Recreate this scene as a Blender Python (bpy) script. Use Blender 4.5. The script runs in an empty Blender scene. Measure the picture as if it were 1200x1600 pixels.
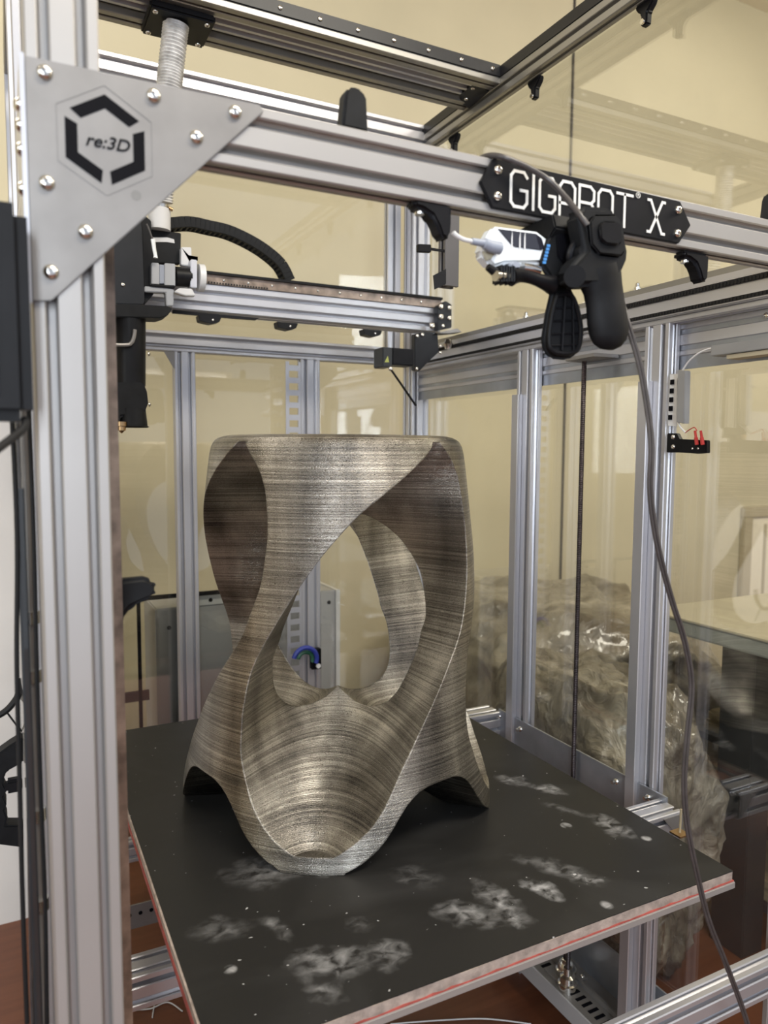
import bpy, bmesh, math, random
from mathutils import Vector, Matrix, noise
random.seed(7)
sc = bpy.context.scene
col = sc.collection
# ------------------------------------------------------------------ camera
CAM = Vector((-0.0248, -0.7248, 1.32)); FPX = 1157.9
yaw, pitch, roll = 0.47045705, 0.08327492, 0.00495583
_f = Vector((math.sin(yaw)*math.cos(pitch), math.cos(yaw)*math.cos(pitch), -math.sin(pitch)))
_r = Vector((math.cos(yaw), -math.sin(yaw), 0)); _u = _r.cross(_f)
RGT = math.cos(roll)*_r + math.sin(roll)*_u; UPV = -math.sin(roll)*_r + math.cos(roll)*_u; FWD = _f
cd = bpy.data.cameras.new('camera'); cam = bpy.data.objects.new('camera', cd); col.objects.link(cam)
m = Matrix((RGT, UPV, -FWD)).transposed().to_4x4(); m.translation = CAM; cam.matrix_world = m
cd.sensor_fit = 'VERTICAL'; cd.sensor_height = 36; cd.lens = FPX/1600*36; cd.clip_start = .02
cd.dof.use_dof = True; cd.dof.focus_distance = 1.28; cd.dof.aperture_fstop = 4.5
sc.camera = cam
def at(x, y, ax, v):
    "world point seen at photo pixel (x, y) on the plane ax = v"
    d = RGT*((x-600)/FPX) + UPV*((800-y)/FPX) + FWD
    i = 'xyz'.index(ax)
    return CAM + d*((v-CAM[i])/d[i])
# ------------------------------------------------------------------ world, lamps, exposure
sc.view_settings.view_transform = 'Standard'; sc.view_settings.look = 'None'
sc.view_settings.gamma = 1; sc.view_settings.use_curve_mapping = False; sc.view_settings.exposure = 0.0
w = bpy.data.worlds.new('world'); sc.world = w; w.use_nodes = True
w.node_tree.nodes['Background'].inputs[0].default_value = (.80, .86, 1, 1); w.node_tree.nodes['Background'].inputs[1].default_value = .66
def area(name, loc, target, sx, sy, power, color):
    l = bpy.data.lights.new(name, 'AREA'); l.shape = 'RECTANGLE'; l.size = sx; l.size_y = sy; l.energy = power; l.color = color
    o = bpy.data.objects.new(name, l); col.objects.link(o); o.location = loc
    o.rotation_euler = (Vector(target)-Vector(loc)).to_track_quat('-Z', 'Y').to_euler(); return o
area('window_daylight', (-.9, -3.5, 1.9), (.4, .6, 1.1), .45, 2.3, 80, (.84, .92, 1))
area('window_daylight', (-2.8, -1.6, 1.9), (.4, .8, 1.1), 1.1, 1.6, 42, (.88, .94, 1))
area('ceiling_lamp', (1.0, -1.3, 3.5), (1.0, -.9, 0), 1.8, .5, 84, (1, .93, .80))
area('ceiling_lamp', (3.6, -.6, 3.5), (3.2, .6, 0), 1.8, .5, 72, (1, .93, .80))
area('ceiling_lamp', (-1.0, 1.0, 3.5), (-.8, 1.1, 0), .4, 1.4, 32, (1, .95, .86))
# ------------------------------------------------------------------ materials
def new_mat(name):
    m = bpy.data.materials.new(name); m.use_nodes = True
    return m, m.node_tree.nodes, m.node_tree.links, m.node_tree.nodes['Principled BSDF']
def mat(name, c, rough=.5, metal=0, var=.06, scale=12, bump=0, spec=.5, stretch=(1, 1, 1), coat=0):
    m, N, L, P = new_mat(name)
    tc = N.new('ShaderNodeTexCoord'); mp = N.new('ShaderNodeMapping'); mp.inputs['Scale'].default_value = stretch
    nz = N.new('ShaderNodeTexNoise'); nz.inputs['Scale'].default_value = scale; nz.inputs['Detail'].default_value = 5
    L.new(tc.outputs['Object'], mp.inputs[0]); L.new(mp.outputs[0], nz.inputs['Vector'])
    rp = N.new('ShaderNodeValToRGB'); rp.color_ramp.elements[0].position = .3; rp.color_ramp.elements[1].position = .7
    rp.color_ramp.elements[0].color = tuple(max(0, x*(1-var)) for x in c)+(1,); rp.color_ramp.elements[1].color = tuple(min(1, x*(1+var)) for x in c)+(1,)
    L.new(nz.outputs['Fac'], rp.inputs[0]); L.new(rp.outputs[0], P.inputs['Base Color'])
    P.inputs['Roughness'].default_value = rough; P.inputs['Metallic'].default_value = metal
    P.inputs['Specular IOR Level'].default_value = spec; P.inputs['Coat Weight'].default_value = coat
    if bump:
        b = N.new('ShaderNodeBump'); b.inputs['Strength'].default_value = bump; b.inputs['Distance'].default_value = .004
        L.new(nz.outputs['Fac'], b.inputs['Height']); L.new(b.outputs[0], P.inputs['Normal'])
    return m
M = {}
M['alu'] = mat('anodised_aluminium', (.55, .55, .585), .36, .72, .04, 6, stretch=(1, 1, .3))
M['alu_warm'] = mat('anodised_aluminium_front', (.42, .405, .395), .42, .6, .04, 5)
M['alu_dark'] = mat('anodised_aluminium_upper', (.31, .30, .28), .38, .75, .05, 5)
M['plate'] = mat('brushed_sheet_metal', (.27, .258, .25), .42, .6, .09, 22, bump=.04)
M['sheet'] = mat('mill_finish_sheet', (.36, .38, .42), .34, .75, .22, 9)
M['bolt'] = mat('polished_steel', (.72, .70, .66), .16, 1, .05, 30)
M['black'] = mat('black_plastic', (.006, .006, .0075), .42, 0, .3, 25, spec=.2)
M['black_matt'] = mat('matt_black_plastic', (.008, .0085, .010), .55, 0, .3, 40, bump=.05, spec=.2)
M['black_metal'] = mat('black_coated_metal', (.010, .0105, .013), .36, 0, .2, 30, spec=.35)
M['rubber'] = mat('black_rubber', (.010, .010, .011), .6, 0, .2, 40, spec=.3)
M['white'] = mat('white_glossy_plastic', (.86, .90, .93), .22, 0, .02, 10)
M['cup'] = mat('white_plastic', (.66, .66, .67), .35, 0, .05, 10)
M['grey_plug'] = mat('grey_plastic', (.30, .33, .40), .4, 0, .05, 10)
M['silver_box'] = mat('silver_box_metal', (.34, .345, .36), .45, .5, .05, 10)
M['cabinet'] = mat('grey_enamel', (.40, .40, .415), .5, 0, .05, 8)
M['brown_rail'] = mat('worn_steel_rail', (.27, .21, .17), .35, .6, .45, 40)
M['red'] = mat('red_plastic', (.48, .035, .03), .4, 0, .1, 20)
M['red_seal'] = mat('red_silicone', (.30, .06, .05), .6, 0, .3, 60)
M['blue'] = mat('blue_plastic', (.02, .035, .26), .4, 0, .1, 20)
M['green'] = mat('green_plastic', (.02, .10, .06), .4, 0, .1, 20)
M['brass'] = mat('brass_nozzle', (.45, .30, .16), .3, 1, .1, 30)
M['screw_rod'] = mat('dark_lead_screw', (.050, .040, .042), .35, .6, .4, 60)
M['letter'] = mat('engraved_silver_lettering', (.80, .79, .76), .4, .2, .03, 20)
M['ink'] = mat('black_print', (.004, .004, .006), .6, 0, .1, 20, spec=.08)
M['engrave'] = mat('grey_engraving', (.20, .195, .19), .5, .3, .1, 20)
M['cable'] = mat('dark_cable_sheath', (.055, .048, .048), .4, 0, .2, 60)
M['screen'] = mat('dark_glass_screen', (.02, .02, .03), .05, 0, .1, 10, coat=1)
M['beige_edge'] = mat('insulation_board_edge', (.30, .245, .215), .7, 0, .28, 70, bump=.5)
M['table'] = mat('worn_table_top', (.40, .36, .26), .5, 0, .12, 5)
M['table_edge'] = mat('grey_green_table_edge', (.26, .275, .25), .5, 0, .08, 5)
M['dark_leg'] = mat('dark_steel_leg', (.022, .024, .027), .45, .2, .2, 10)
M['paper'] = mat('beige_folded_paper', (.27, .22, .14), .8, 0, .15, 14)
M['shelf'] = mat('navy_shelf', (.012, .013, .022), .6, 0, .2, 10)
M['wallpaint'] = mat('cream_wall_paint', (.56, .502, .355), .75, 0, .055, 2.2, bump=.02)
M['ceilpaint'] = mat('cream_ceiling_paint', (.84, .77, .62), .8, 0, .02, 2)
M['trimpaint'] = mat('cream_trim_paint', (.46, .40, .28), .6, 0, .05, 5)
M['whitewall'] = mat('white_painted_board', (.72, .69, .66), .7, 0, .07, 3)
M['tube'] = None

def mat_floor():
    m, N, L, P = new_mat('red_brown_wood')
    tc = N.new('ShaderNodeTexCoord'); mp = N.new('ShaderNodeMapping'); mp.inputs['Scale'].default_value = (2, 22, 4)
    nz = N.new('ShaderNodeTexNoise'); nz.inputs['Scale'].default_value = 2.4; nz.inputs['Detail'].default_value = 6
    L.new(tc.outputs['Object'], mp.inputs[0]); L.new(mp.outputs[0], nz.inputs['Vector'])
    rp = N.new('ShaderNodeValToRGB'); rp.color_ramp.elements[0].color = (.085, .027, .013, 1); rp.color_ramp.elements[1].color = (.19, .068, .032, 1)
    L.new(nz.outputs['Fac'], rp.inputs[0]); L.new(rp.outputs[0], P.inputs['Base Color']); P.inputs['Roughness'].default_value = .38
    return m
M['floor'] = mat_floor()

def mat_bed():
    "black coated build sheet with whitish glue residue"
    m, N, L, P = new_mat('black_build_surface')
    tc = N.new('ShaderNodeTexCoord')
    def noisy(scale, detail, dist, lo, hi, off):
        mp = N.new('ShaderNodeMapping'); mp.inputs['Location'].default_value = off; mp.inputs['Scale'].default_value = (1, 1.35, 1)
        nz = N.new('ShaderNodeTexNoise'); nz.inputs['Scale'].default_value = scale; nz.inputs['Detail'].default_value = detail; nz.inputs['Distortion'].default_value = dist
        mr = N.new('ShaderNodeMapRange'); mr.inputs[1].default_value = lo; mr.inputs[2].default_value = hi
        L.new(tc.outputs['Object'], mp.inputs[0]); L.new(mp.outputs[0], nz.inputs['Vector']); L.new(nz.outputs['Fac'], mr.inputs[0]); return mr.outputs[0]
    def mul(a, b):
        k = N.new('ShaderNodeMath'); k.operation = 'MULTIPLY'; L.new(a, k.inputs[0])
        if isinstance(b, float): k.inputs[1].default_value = b
        else: L.new(b, k.inputs[1])
        return k.outputs[0]
    def add(a, b):
        k = N.new('ShaderNodeMath'); k.operation = 'ADD'; k.use_clamp = True; L.new(a, k.inputs[0]); L.new(b, k.inputs[1]); return k.outputs[0]
    fine = noisy(48, 9, .5, .36, .74, (3, 1, 0))
    total = None
    wn = N.new('ShaderNodeTexNoise'); wn.inputs['Scale'].default_value = 26; wn.inputs['Detail'].default_value = 4; L.new(tc.outputs['Object'], wn.inputs['Vector'])
    ws = N.new('ShaderNodeVectorMath'); ws.operation = 'SUBTRACT'; ws.inputs[1].default_value = (.5, .5, .5); L.new(wn.outputs['Color'], ws.inputs[0])
    wm = N.new('ShaderNodeVectorMath'); wm.operation = 'MULTIPLY'; wm.inputs[1].default_value = (.055, .055, 0); L.new(ws.outputs[0], wm.inputs[0])
    wa = N.new('ShaderNodeVectorMath'); wa.operation = 'ADD'; L.new(tc.outputs['Object'], wa.inputs[0]); L.new(wm.outputs[0], wa.inputs[1])
    # smears: (x, y) centre in bed space, half lengths, turn, strength
    P2 = at
    spots = [(855, 1232, .035, .012, .6, .8), (800, 1220, .03, .013, .5, .6), (955, 1290, .045, .016, .9, .55), (885, 1290, .009, .007, 0, .85), (870, 1357, .07, .016, .6, .33), (915, 1372, .02, .005, .6, .75),
             (845, 1388, .035, .012, .8, .9), (785, 1410, .05, .017, .9, .55), (735, 1430, .05, .018, .5, .5), (800, 1438, .02, .01, .8, .5), (610, 1492, .022, .019, 0, .42), (515, 1500, .055, .022, .3, .42),
             (440, 1352, .06, .03, .3, .34), (530, 1362, .03, .009, 0, .5), (345, 1452, .04, .017, .2, .22), (430, 1446, .03, .012, .7, .30), (948, 1414, .008, .007, 0, .45), (1000, 1262, .03, .01, .9, .3),
             (650, 1370, .04, .018, .4, .16), (500, 1545, .03, .014, .6, .3), (360, 1515, .008, .006, 0, .5), (1010, 1310, .008, .006, 0, .5), (395, 1372, .05, .02, .4, .18), (560, 1447, .02, .01, .5, .16), (880, 1265, .04, .008, .6, .25)]
    for (px, py, a, b, ang, s) in spots:
        c = P2(px, py, 'z', .653)
        mp = N.new('ShaderNodeMapping'); mp.vector_type = 'TEXTURE'
        mp.inputs['Location'].default_value = (c.x-BEDC[0], c.y-BEDC[1], 0); mp.inputs['Rotation'].default_value = (0, 0, -ang*1.6); mp.inputs['Scale'].default_value = (a*1.25, b*1.7, .1)
        g = N.new('ShaderNodeTexGradient'); g.gradient_type = 'SPHERICAL'
        L.new((wa if a > .012 else tc).outputs[0 if a > .012 else 'Object'], mp.inputs[0]); L.new(mp.outputs[0], g.inputs[0])
        v = mul(g.outputs[1], s*(1.5 if a > .012 else 4))
        total = v if total is None else add(total, v)
    sm = mul(total, fine)
    specks = noisy(80, 1, 0, .755, .79, (0, 7, 0)); film = mul(noisy(3.0, 4, 1, .5, .9, (5, 0, 0)), .05)
    scr = N.new('ShaderNodeMapping'); scr.inputs['Scale'].default_value = (60, 2, 1); scr.inputs['Rotation'].default_value = (0, 0, .5)
    al = add(add(sm, mul(specks, .8)), film)
    mx = N.new('ShaderNodeMix'); mx.data_type = 'RGBA'; mx.inputs['A'].default_value = (.0155, .015, .0145, 1); mx.inputs['B'].default_value = (.46, .46, .47, 1)
    L.new(al, mx.inputs['Factor']); L.new(mx.outputs['Result'], P.inputs['Base Color'])
    P.inputs['Roughness'].default_value = .47; P.inputs['Specular IOR Level'].default_value = .22
    return m

def mat_print():
    "silvery bronze filament laid down in thin horizontal layers"
    m, N, L, P = new_mat('layered_metallic_filament')
    tc = N.new('ShaderNodeTexCoord')
    def nz(sc_, scale, detail=3, dist=0):
        mp = N.new('ShaderNodeMapping'); mp.inputs['Scale'].default_value = sc_
        n = N.new('ShaderNodeTexNoise'); n.inputs['Scale'].default_value = scale; n.inputs['Detail'].default_value = detail; n.inputs['Distortion'].default_value = dist
        L.new(tc.outputs['Object'], mp.inputs[0]); L.new(mp.outputs[0], n.inputs['Vector']); return n.outputs['Fac']
    broad = nz((1, 1, 9), 2.2, 6); lay = nz((1.2, 1.2, 190), 2.4, 4); vert_sheen = nz((9, 9, .35), 1.3, 3); grain = nz((1, 1, 2.2), 480, 1)  # the upright noise paints broad bands of reflection into the filament colour
    def math_(op, a, b):
        k = N.new('ShaderNodeMath'); k.operation = op
        for i, s in ((0, a), (1, b)):
            if isinstance(s, (int, float)): k.inputs[i].default_value = s
            else: L.new(s, k.inputs[i])
        return k.outputs[0]
    v = math_('ADD', math_('MULTIPLY', broad, .22), math_('ADD', math_('MULTIPLY', lay, .34), math_('ADD', math_('MULTIPLY', vert_sheen, .42), math_('MULTIPLY', grain, .16))))
    rp = N.new('ShaderNodeValToRGB'); e = rp.color_ramp.elements
    e[0].position = .44; e[0].color = (.075, .070, .066, 1); e[1].position = .75; e[1].color = (.88, .84, .76, 1)
    k = e.new(.57); k.color = (.30, .278, .245, 1)
    L.new(v, rp.inputs[0]); L.new(rp.outputs[0], P.inputs['Base Color'])
    P.inputs['Metallic'].default_value = 1
    rr = N.new('ShaderNodeMapRange'); rr.inputs[3].default_value = .22; rr.inputs[4].default_value = .38
    L.new(grain, rr.inputs[0]); L.new(rr.outputs[0], P.inputs['Roughness'])
    tg = N.new('ShaderNodeTangent'); tg.direction_type = 'RADIAL'; tg.axis = 'Z'; L.new(tg.outputs[0], P.inputs['Tangent'])
    P.inputs['Anisotropic'].default_value = .80; P.inputs['Anisotropic Rotation'].default_value = .25
    wv = N.new('ShaderNodeTexWave'); wv.wave_type = 'BANDS'; wv.bands_direction = 'Z'; wv.inputs['Scale'].default_value = 170; wv.inputs['Distortion'].default_value = 1.6; wv.inputs['Detail'].default_value = 2; wv.inputs['Detail Scale'].default_value = .4
    L.new(tc.outputs['Object'], wv.inputs['Vector'])
    h = math_('ADD', math_('MULTIPLY', wv.outputs['Fac'], .22), math_('ADD', math_('MULTIPLY', lay, .7), math_('MULTIPLY', grain, 1.1)))
    b = N.new('ShaderNodeBump'); b.inputs['Strength'].default_value = .5; b.inputs['Distance'].default_value = .0018
    bv = N.new('ShaderNodeBevel'); bv.samples = 4; bv.inputs['Radius'].default_value = .004; L.new(bv.outputs[0], b.inputs['Normal'])
    L.new(h, b.inputs['Height']); L.new(b.outputs[0], P.inputs['Normal'])
    return m

def mat_glass(name, tint, base=.045, k=.55, rough=.015):
    m, N, L, P = new_mat(name); N.remove(P)
    out = [n for n in N if n.type == 'OUTPUT_MATERIAL'][0]
    t = N.new('ShaderNodeBsdfTransparent'); t.inputs[0].default_value = tint+(1,)
    g = N.new('ShaderNodeBsdfGlossy'); g.inputs['Roughness'].default_value = rough; g.inputs[0].default_value = (1, 1, 1, 1)
    lw = N.new('ShaderNodeLayerWeight'); lw.inputs[0].default_value = .5
    p = N.new('ShaderNodeMath'); p.operation = 'POWER'; p.inputs[1].default_value = 3.5; L.new(lw.outputs['Facing'], p.inputs[0])
    q = N.new('ShaderNodeMath'); q.operation = 'MULTIPLY_ADD'; q.inputs[1].default_value = k; q.inputs[2].default_value = base; L.new(p.outputs[0], q.inputs[0])
    mx = N.new('ShaderNodeMixShader'); L.new(q.outputs[0], mx.inputs[0]); L.new(t.outputs[0], mx.inputs[1]); L.new(g.outputs[0], mx.inputs[2])
    L.new(mx.outputs[0], out.inputs[0]); return m
M['glass'] = mat_glass('clear_acrylic', (.965, .965, .95), .05, .6); M['side_glass'] = mat_glass('clear_side_acrylic', (.955, .96, .94), .13, .6)
def mat_wrap():
    m, N, L, P = new_mat('crumpled_clear_film')
    tc = N.new('ShaderNodeTexCoord')
    n1 = N.new('ShaderNodeTexNoise'); n1.inputs['Scale'].default_value = 5; n1.inputs['Detail'].default_value = 7; n1.inputs['Distortion'].default_value = .7; L.new(tc.outputs['Object'], n1.inputs['Vector'])
    rp = N.new('ShaderNodeValToRGB'); e = rp.color_ramp.elements; e[0].position = .38; e[0].color = (.12, .10, .075, 1); e[1].position = .66; e[1].color = (.36, .325, .26, 1)
    L.new(n1.outputs['Fac'], rp.inputs[0]); L.new(rp.outputs[0], P.inputs['Base Color']); P.inputs['Roughness'].default_value = .22; P.inputs['Coat Weight'].default_value = .6
    n2 = N.new('ShaderNodeTexNoise'); n2.inputs['Scale'].default_value = 11; n2.inputs['Detail'].default_value = 7; n2.inputs['Distortion'].default_value = .9; L.new(tc.outputs['Object'], n2.inputs['Vector'])
    b = N.new('ShaderNodeBump'); b.inputs['Strength'].default_value = 1; b.inputs['Distance'].default_value = .03; L.new(n2.outputs['Fac'], b.inputs['Height']); L.new(b.outputs[0], P.inputs['Normal'])
    return m
M['wrap'] = mat_wrap()
def mat_emit(name, c, s):
    m, N, L, P = new_mat(name); P.inputs['Emission Color'].default_value = c+(1,); P.inputs['Emission Strength'].default_value = s; return m
M['lamp'] = mat_emit('lit_tube', (1, .98, .9), 14)
def mat_hose():
    m = mat('aluminium_foil_hose', (.70, .70, .70), .45, .3, .25, 60, bump=.6); return m
M['hose'] = mat_hose()

# ------------------------------------------------------------------ mesh helpers
ORG = {}
X, Y, Z = Vector((1, 0, 0)), Vector((0, 1, 0)), Vector((0, 0, 1))
class MB:
    def __init__(s): s.v = []; s.f = []
    def add(s, vs, fs):
        n = len(s.v); s.v += [Vector(p) for p in vs]; s.f += [tuple(i+n for i in f) for f in fs]; return s
    def box(s, a, b):
        x0, y0, z0 = (min(a[i], b[i]) for i in range(3)); x1, y1, z1 = (max(a[i], b[i]) for i in range(3))
        return s.add([(x0, y0, z0), (x1, y0, z0), (x1, y1, z0), (x0, y1, z0), (x0, y0, z1), (x1, y0, z1), (x1, y1, z1), (x0, y1, z1)],
                     [(0, 3, 2, 1), (4, 5, 6, 7), (0, 1, 5, 4), (1, 2, 6, 5), (2, 3, 7, 6), (3, 0, 4, 7)])
    def obox(s, c, ux, uy, uz, hx, hy, hz):
        c = Vector(c); vs = [c+ux*(i*hx)+uy*(j*hy)+uz*(k*hz) for k in (-1, 1) for j in (-1, 1) for i in (-1, 1)]
        return s.add(vs, [(0, 2, 3, 1), (4, 5, 7, 6), (0, 1, 5, 4), (1, 3, 7, 5), (3, 2, 6, 7), (2, 0, 4, 6)])
    def prism(s, pts, n):
        "pts: planar 3-D polygon, n: extrusion vector"
        k = len(pts); pts = [Vector(p) for p in pts]; n = Vector(n)
        return s.add(pts+[p+n for p in pts], [tuple(range(k))[::-1], tuple(range(k, 2*k))]+[(i, (i+1) % k, k+(i+1) % k, k+i) for i in range(k)])
    def cyl(s, a, b, r, n=16, r2=None): return s.tube([a, b], r, n, [r, r if r2 is None else r2])
    def tube(s, path, r, n=8, rs=None, cap=True):
        path = [Vector(p) for p in path]; K = len(path); up = None; rings = []
        for i, p in enumerate(path):
            t = (path[min(i+1, K-1)]-path[max(i-1, 0)]).normalized()
            if up is None: up = t.orthogonal().normalized()
            up = (up-t*up.dot(t)).normalized(); sd = t.cross(up); rr = rs[i] if rs else r
            rings.append([p+(up*math.cos(2*math.pi*j/n)+sd*math.sin(2*math.pi*j/n))*rr for j in range(n)])
        fs = [(i*n+j, i*n+(j+1) % n, (i+1)*n+(j+1) % n, (i+1)*n+j) for i in range(K-1) for j in range(n)]
        if cap: fs += [tuple(range(n))[::-1], tuple(range((K-1)*n, K*n))]
        return s.add([p for q in rings for p in q], fs)
    def ring(s, c, ax, r0, r1, h, n=24):
        c = Vector(c); ax = Vector(ax).normalized(); u = ax.orthogonal().normalized(); w_ = ax.cross(u); vs = []
        for j in range(n):
            d = u*math.cos(2*math.pi*j/n)+w_*math.sin(2*math.pi*j/n)
            vs += [c+d*r0, c+d*r1, c+d*r1+ax*h, c+d*r0+ax*h]
        return s.add(vs, [(4*j+a, 4*((j+1) % n)+a, 4*((j+1) % n)+(a+1) % 4, 4*j+(a+1) % 4) for j in range(n) for a in range(4)])
    def profile(s, o, L, U, V, length, w_, d, su, sv, a=.0042, b=.0078, t=.0025, e=.0125, c=.0016):
        "T-slot extrusion: section w_ x d centred on o, slots at su on the faces across V, at sv on the faces across U"
        def side(offs, half, hv):
            out = []
            for q in offs: out += [(q-a-c, hv), (q-a, hv-c), (q-a, hv-t), (q-b, hv-t), (q-b, hv-e*.55), (q-b*.5, hv-e), (q+b*.5, hv-e), (q+b, hv-e*.55), (q+b, hv-t), (q+a, hv-t), (q+a, hv-c), (q+a+c, hv)]
            return out
        w2, d2 = w_/2, d/2; r = .0015; poly = []
        poly += [(-w2+r, d2)]+side(sorted(su), w2, d2)+[(w2-r, d2), (w2, d2-r)]
        poly += [(y, -x) for x, y in side(sorted(-q for q in sv), d2, w2)]+[(w2, -d2+r), (w2-r, -d2)]
        poly += [(-x, -y) for x, y in side(sorted(-q for q in su), w2, d2)]+[(-w2+r, -d2), (-w2, -d2+r)]
        poly += [(-y, x) for x, y in side(sorted(sv), d2, w2)]+[(-w2, d2-r)]
        return s.prism([Vector(o)+U*x+V*y for x, y in poly], L*length)
    def build(s, name, mt, parent=None, smooth=None, bevel=0, seg=2):
        lo = [min(p[i] for p in s.v) for i in range(3)]; hi = [max(p[i] for p in s.v) for i in range(3)]
        c = Vector([(lo[i]+hi[i])/2 for i in range(3)])
        if parent is None: c.z = lo[2]
        me = bpy.data.meshes.new(name); me.from_pydata([p-c for p in s.v], [], s.f)
        bm = bmesh.new(); bm.from_mesh(me); bmesh.ops.recalc_face_normals(bm, faces=bm.faces)
        if bevel:
            ed = [e for e in bm.edges if len(e.link_faces) == 2 and e.calc_face_angle(0) > .5]
            bmesh.ops.bevel(bm, geom=ed, offset=bevel, segments=seg, affect='EDGES', clamp_overlap=True)
        bm.to_mesh(me); bm.free()
        if smooth is None: smooth = 35
        if smooth: me.shade_smooth(); me.set_sharp_from_angle(angle=math.radians(smooth))
        me.materials.append(mt); o = bpy.data.objects.new(name, me); col.objects.link(o)
        ORG[o] = c
        if parent: o.parent = parent; o.location = c-ORG[parent]
        else: o.location = c
        return o
def tag(o, label, cat, group=None, kind=None):
    if label: o['label'] = label
    if cat: o['category'] = cat
    if group: o['group'] = group
    if kind: o['kind'] = kind
    return o
def thing(name, label, cat, loc, group=None):
    o = bpy.data.objects.new(name, None); col.objects.link(o); o.empty_display_size = .02; o.location = loc; ORG[o] = Vector(loc)
    return tag(o, label, cat, group)
def struct(o): o['kind'] = 'structure'; return o
def dup(src, parent, delta):
    o = src.copy(); col.objects.link(o); ORG[o] = ORG[src]+Vector(delta); o.parent = parent; o.location = ORG[o]-ORG[parent]; return o
def dup_tree(root, delta, label=None):
    r = root.copy(); col.objects.link(r); ORG[r] = ORG[root]+Vector(delta); r.location = ORG[r]
    if label: r['label'] = label
    for ch in root.children:
        c = dup(ch, r, delta)
        for g in ch.children: dup(g, c, delta)
    return r
def spline(pts, n=8):
    pts = [Vector(p) for p in pts]; out = []
    for i in range(len(pts)-1):
        p0 = pts[max(i-1, 0)]; p1 = pts[i]; p2 = pts[i+1]; p3 = pts[min(i+2, len(pts)-1)]
        for k in range(n):
            t = k/n; out.append(.5*((2*p1)+(p2-p0)*t+(2*p0-5*p1+4*p2-p3)*t*t+(3*p1-p0-3*p2+p3)*t**3))
    return out+[pts[-1]]
def lathe(mb, base, ax, prof, n=20):
    base = Vector(base); ax = Vector(ax).normalized()
    return mb.tube([base+ax*h for h, r in prof], 0, n, [max(r, 1e-5) for h, r in prof])
_bolts = {}
def bolt(pos, ax, r, parent, mt='bolt', name='bolt'):
    "button head screw with hexagonal socket, head base at pos, facing along ax"
    pos = Vector(pos); ax = Vector(ax).normalized(); key = (round(ax.x, 2), round(ax.y, 2), round(ax.z, 2), r, mt, name)
    if key not in _bolts:
        mb = MB(); n = 18; u = ax.orthogonal().normalized(); v = ax.cross(u)
        prof = [(0, r), (r*.25, r*.98), (r*.5, r*.82), (r*.68, r*.55), (r*.70, r*.42), (r*.35, r*.40), (r*.35, .00001)]
        vs = []; fs = []
        for h, q in prof:
            for j in range(n):
                w_ = 2*math.pi*j/n; vs.append(ax*h+(u*math.cos(w_)+v*math.sin(w_))*q)
        for i in range(len(prof)-1): fs += [(i*n+j, i*n+(j+1) % n, (i+1)*n+(j+1) % n, (i+1)*n+j) for j in range(n)]
        mb.add([p+pos for p in vs], fs); o = mb.build(name, M[mt], parent, 50); _bolts[key] = (o, ORG[o]-pos); return o
    src, off = _bolts[key]; o = src.copy(); col.objects.link(o); ORG[o] = pos+off; o.parent = parent; o.location = ORG[o]-ORG[parent]; return o

# ------------------------------------------------------------------ room
struct(MB().box((-3, -4.5, -.05), (5.5, 2.2, 0)).build('floor', M['floor'], None, 0))
struct(MB().box((-3, 2.0, 0), (5.5, 2.1, 3.6)).build('wall_back', M['wallpaint'], None, 0))
struct(MB().box((5.4, -4.5, 0), (5.5, 2.0, 3.6)).build('wall_right', M['wallpaint'], None, 0))
struct(MB().box((-3.1, -4.5, 0), (-3, 2.0, 3.6)).build('wall_left', M['wallpaint'], None, 0))
struct(MB().box((-3.1, -2.6, 3.6), (5.5, 2.1, 3.65)).build('ceiling', M['ceilpaint'], None, 0))
# joint cover strip on the back wall and recessed wall panel at right
p0 = at(897, 100, 'y', 1.99)
struct(MB().box((p0.x-.004, 1.992, 0), (p0.x+.004, 2.0, 3.6)).build('trim_1', M['cable'], None, 0))
q0 = at(1160, 792, 'y', 1.99)
fr = struct(MB().box((q0.x, 1.97, q0.z-.06), (q0.x+1.3, 2.0, q0.z)).box((q0.x, 1.97, .1), (q0.x+.07, 2.0, q0.z-.06)).build('trim_2', M['trimpaint'], None, 0, .004))
MB().box((q0.x+.07, 1.985, .1), (q0.x+1.3, 2.0, q0.z-.06)).build('panel', M['ceilpaint'], fr, 0)
MB().box((q0.x+.18, 1.98, .1), (q0.x+.20, 1.99, q0.z-.1)).build('batten', M['trimpaint'], fr, 0)
# ------------------------------------------------------------------ printer frame
FR = thing('printer_frame', 'silver aluminium extrusion frame of the large printer, standing on the floor', 'printer frame', (.6, .65, 0))
A, AW, AD = M['alu'], M['alu_warm'], M['alu_dark']
def vpost(x0, x1, y0, y1, z0, z1, mt=A, su=(), sv=(0,), name='post'):
    w_, d = x1-x0, y1-y0
    su = su or ((-w_/4, w_/4) if w_ > .05 else (0,)); sv = sv if d < .05 else (-d/4, d/4)
    return MB().profile(((x0+x1)/2, (y0+y1)/2, z0), Z, X, Y, z1-z0, w_, d, su, sv).build(name, mt, FR, 30)
def xbeam(x0, x1, y0, y1, z0, z1, mt=A, name='beam', parent=None):
    h, d = z1-z0, y1-y0
    return MB().profile((x0, (y0+y1)/2, (z0+z1)/2), X, Z, Y, x1-x0, h, d, (-h/4, h/4) if h > .045 else (0,), (-d/4, d/4) if d > .05 else (0,), **({} if min(h, d) > .025 else dict(a=.003, b=.0045, t=.0015, e=.005, c=.0008))).build(name, mt, parent or FR, 30)
def ybeam(y0, y1, x0, x1, z0, z1, mt=A, name='beam', parent=None):
    h, w_ = z1-z0, x1-x0
    return MB().profile(((x0+x1)/2, y0, (z0+z1)/2), Y, Z, X, y1-y0, h, w_, (-h/4, h/4) if h > .045 else (0,), (-w_/4, w_/4) if w_ > .05 else (0,)).build(name, mt, parent or FR, 30)
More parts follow.
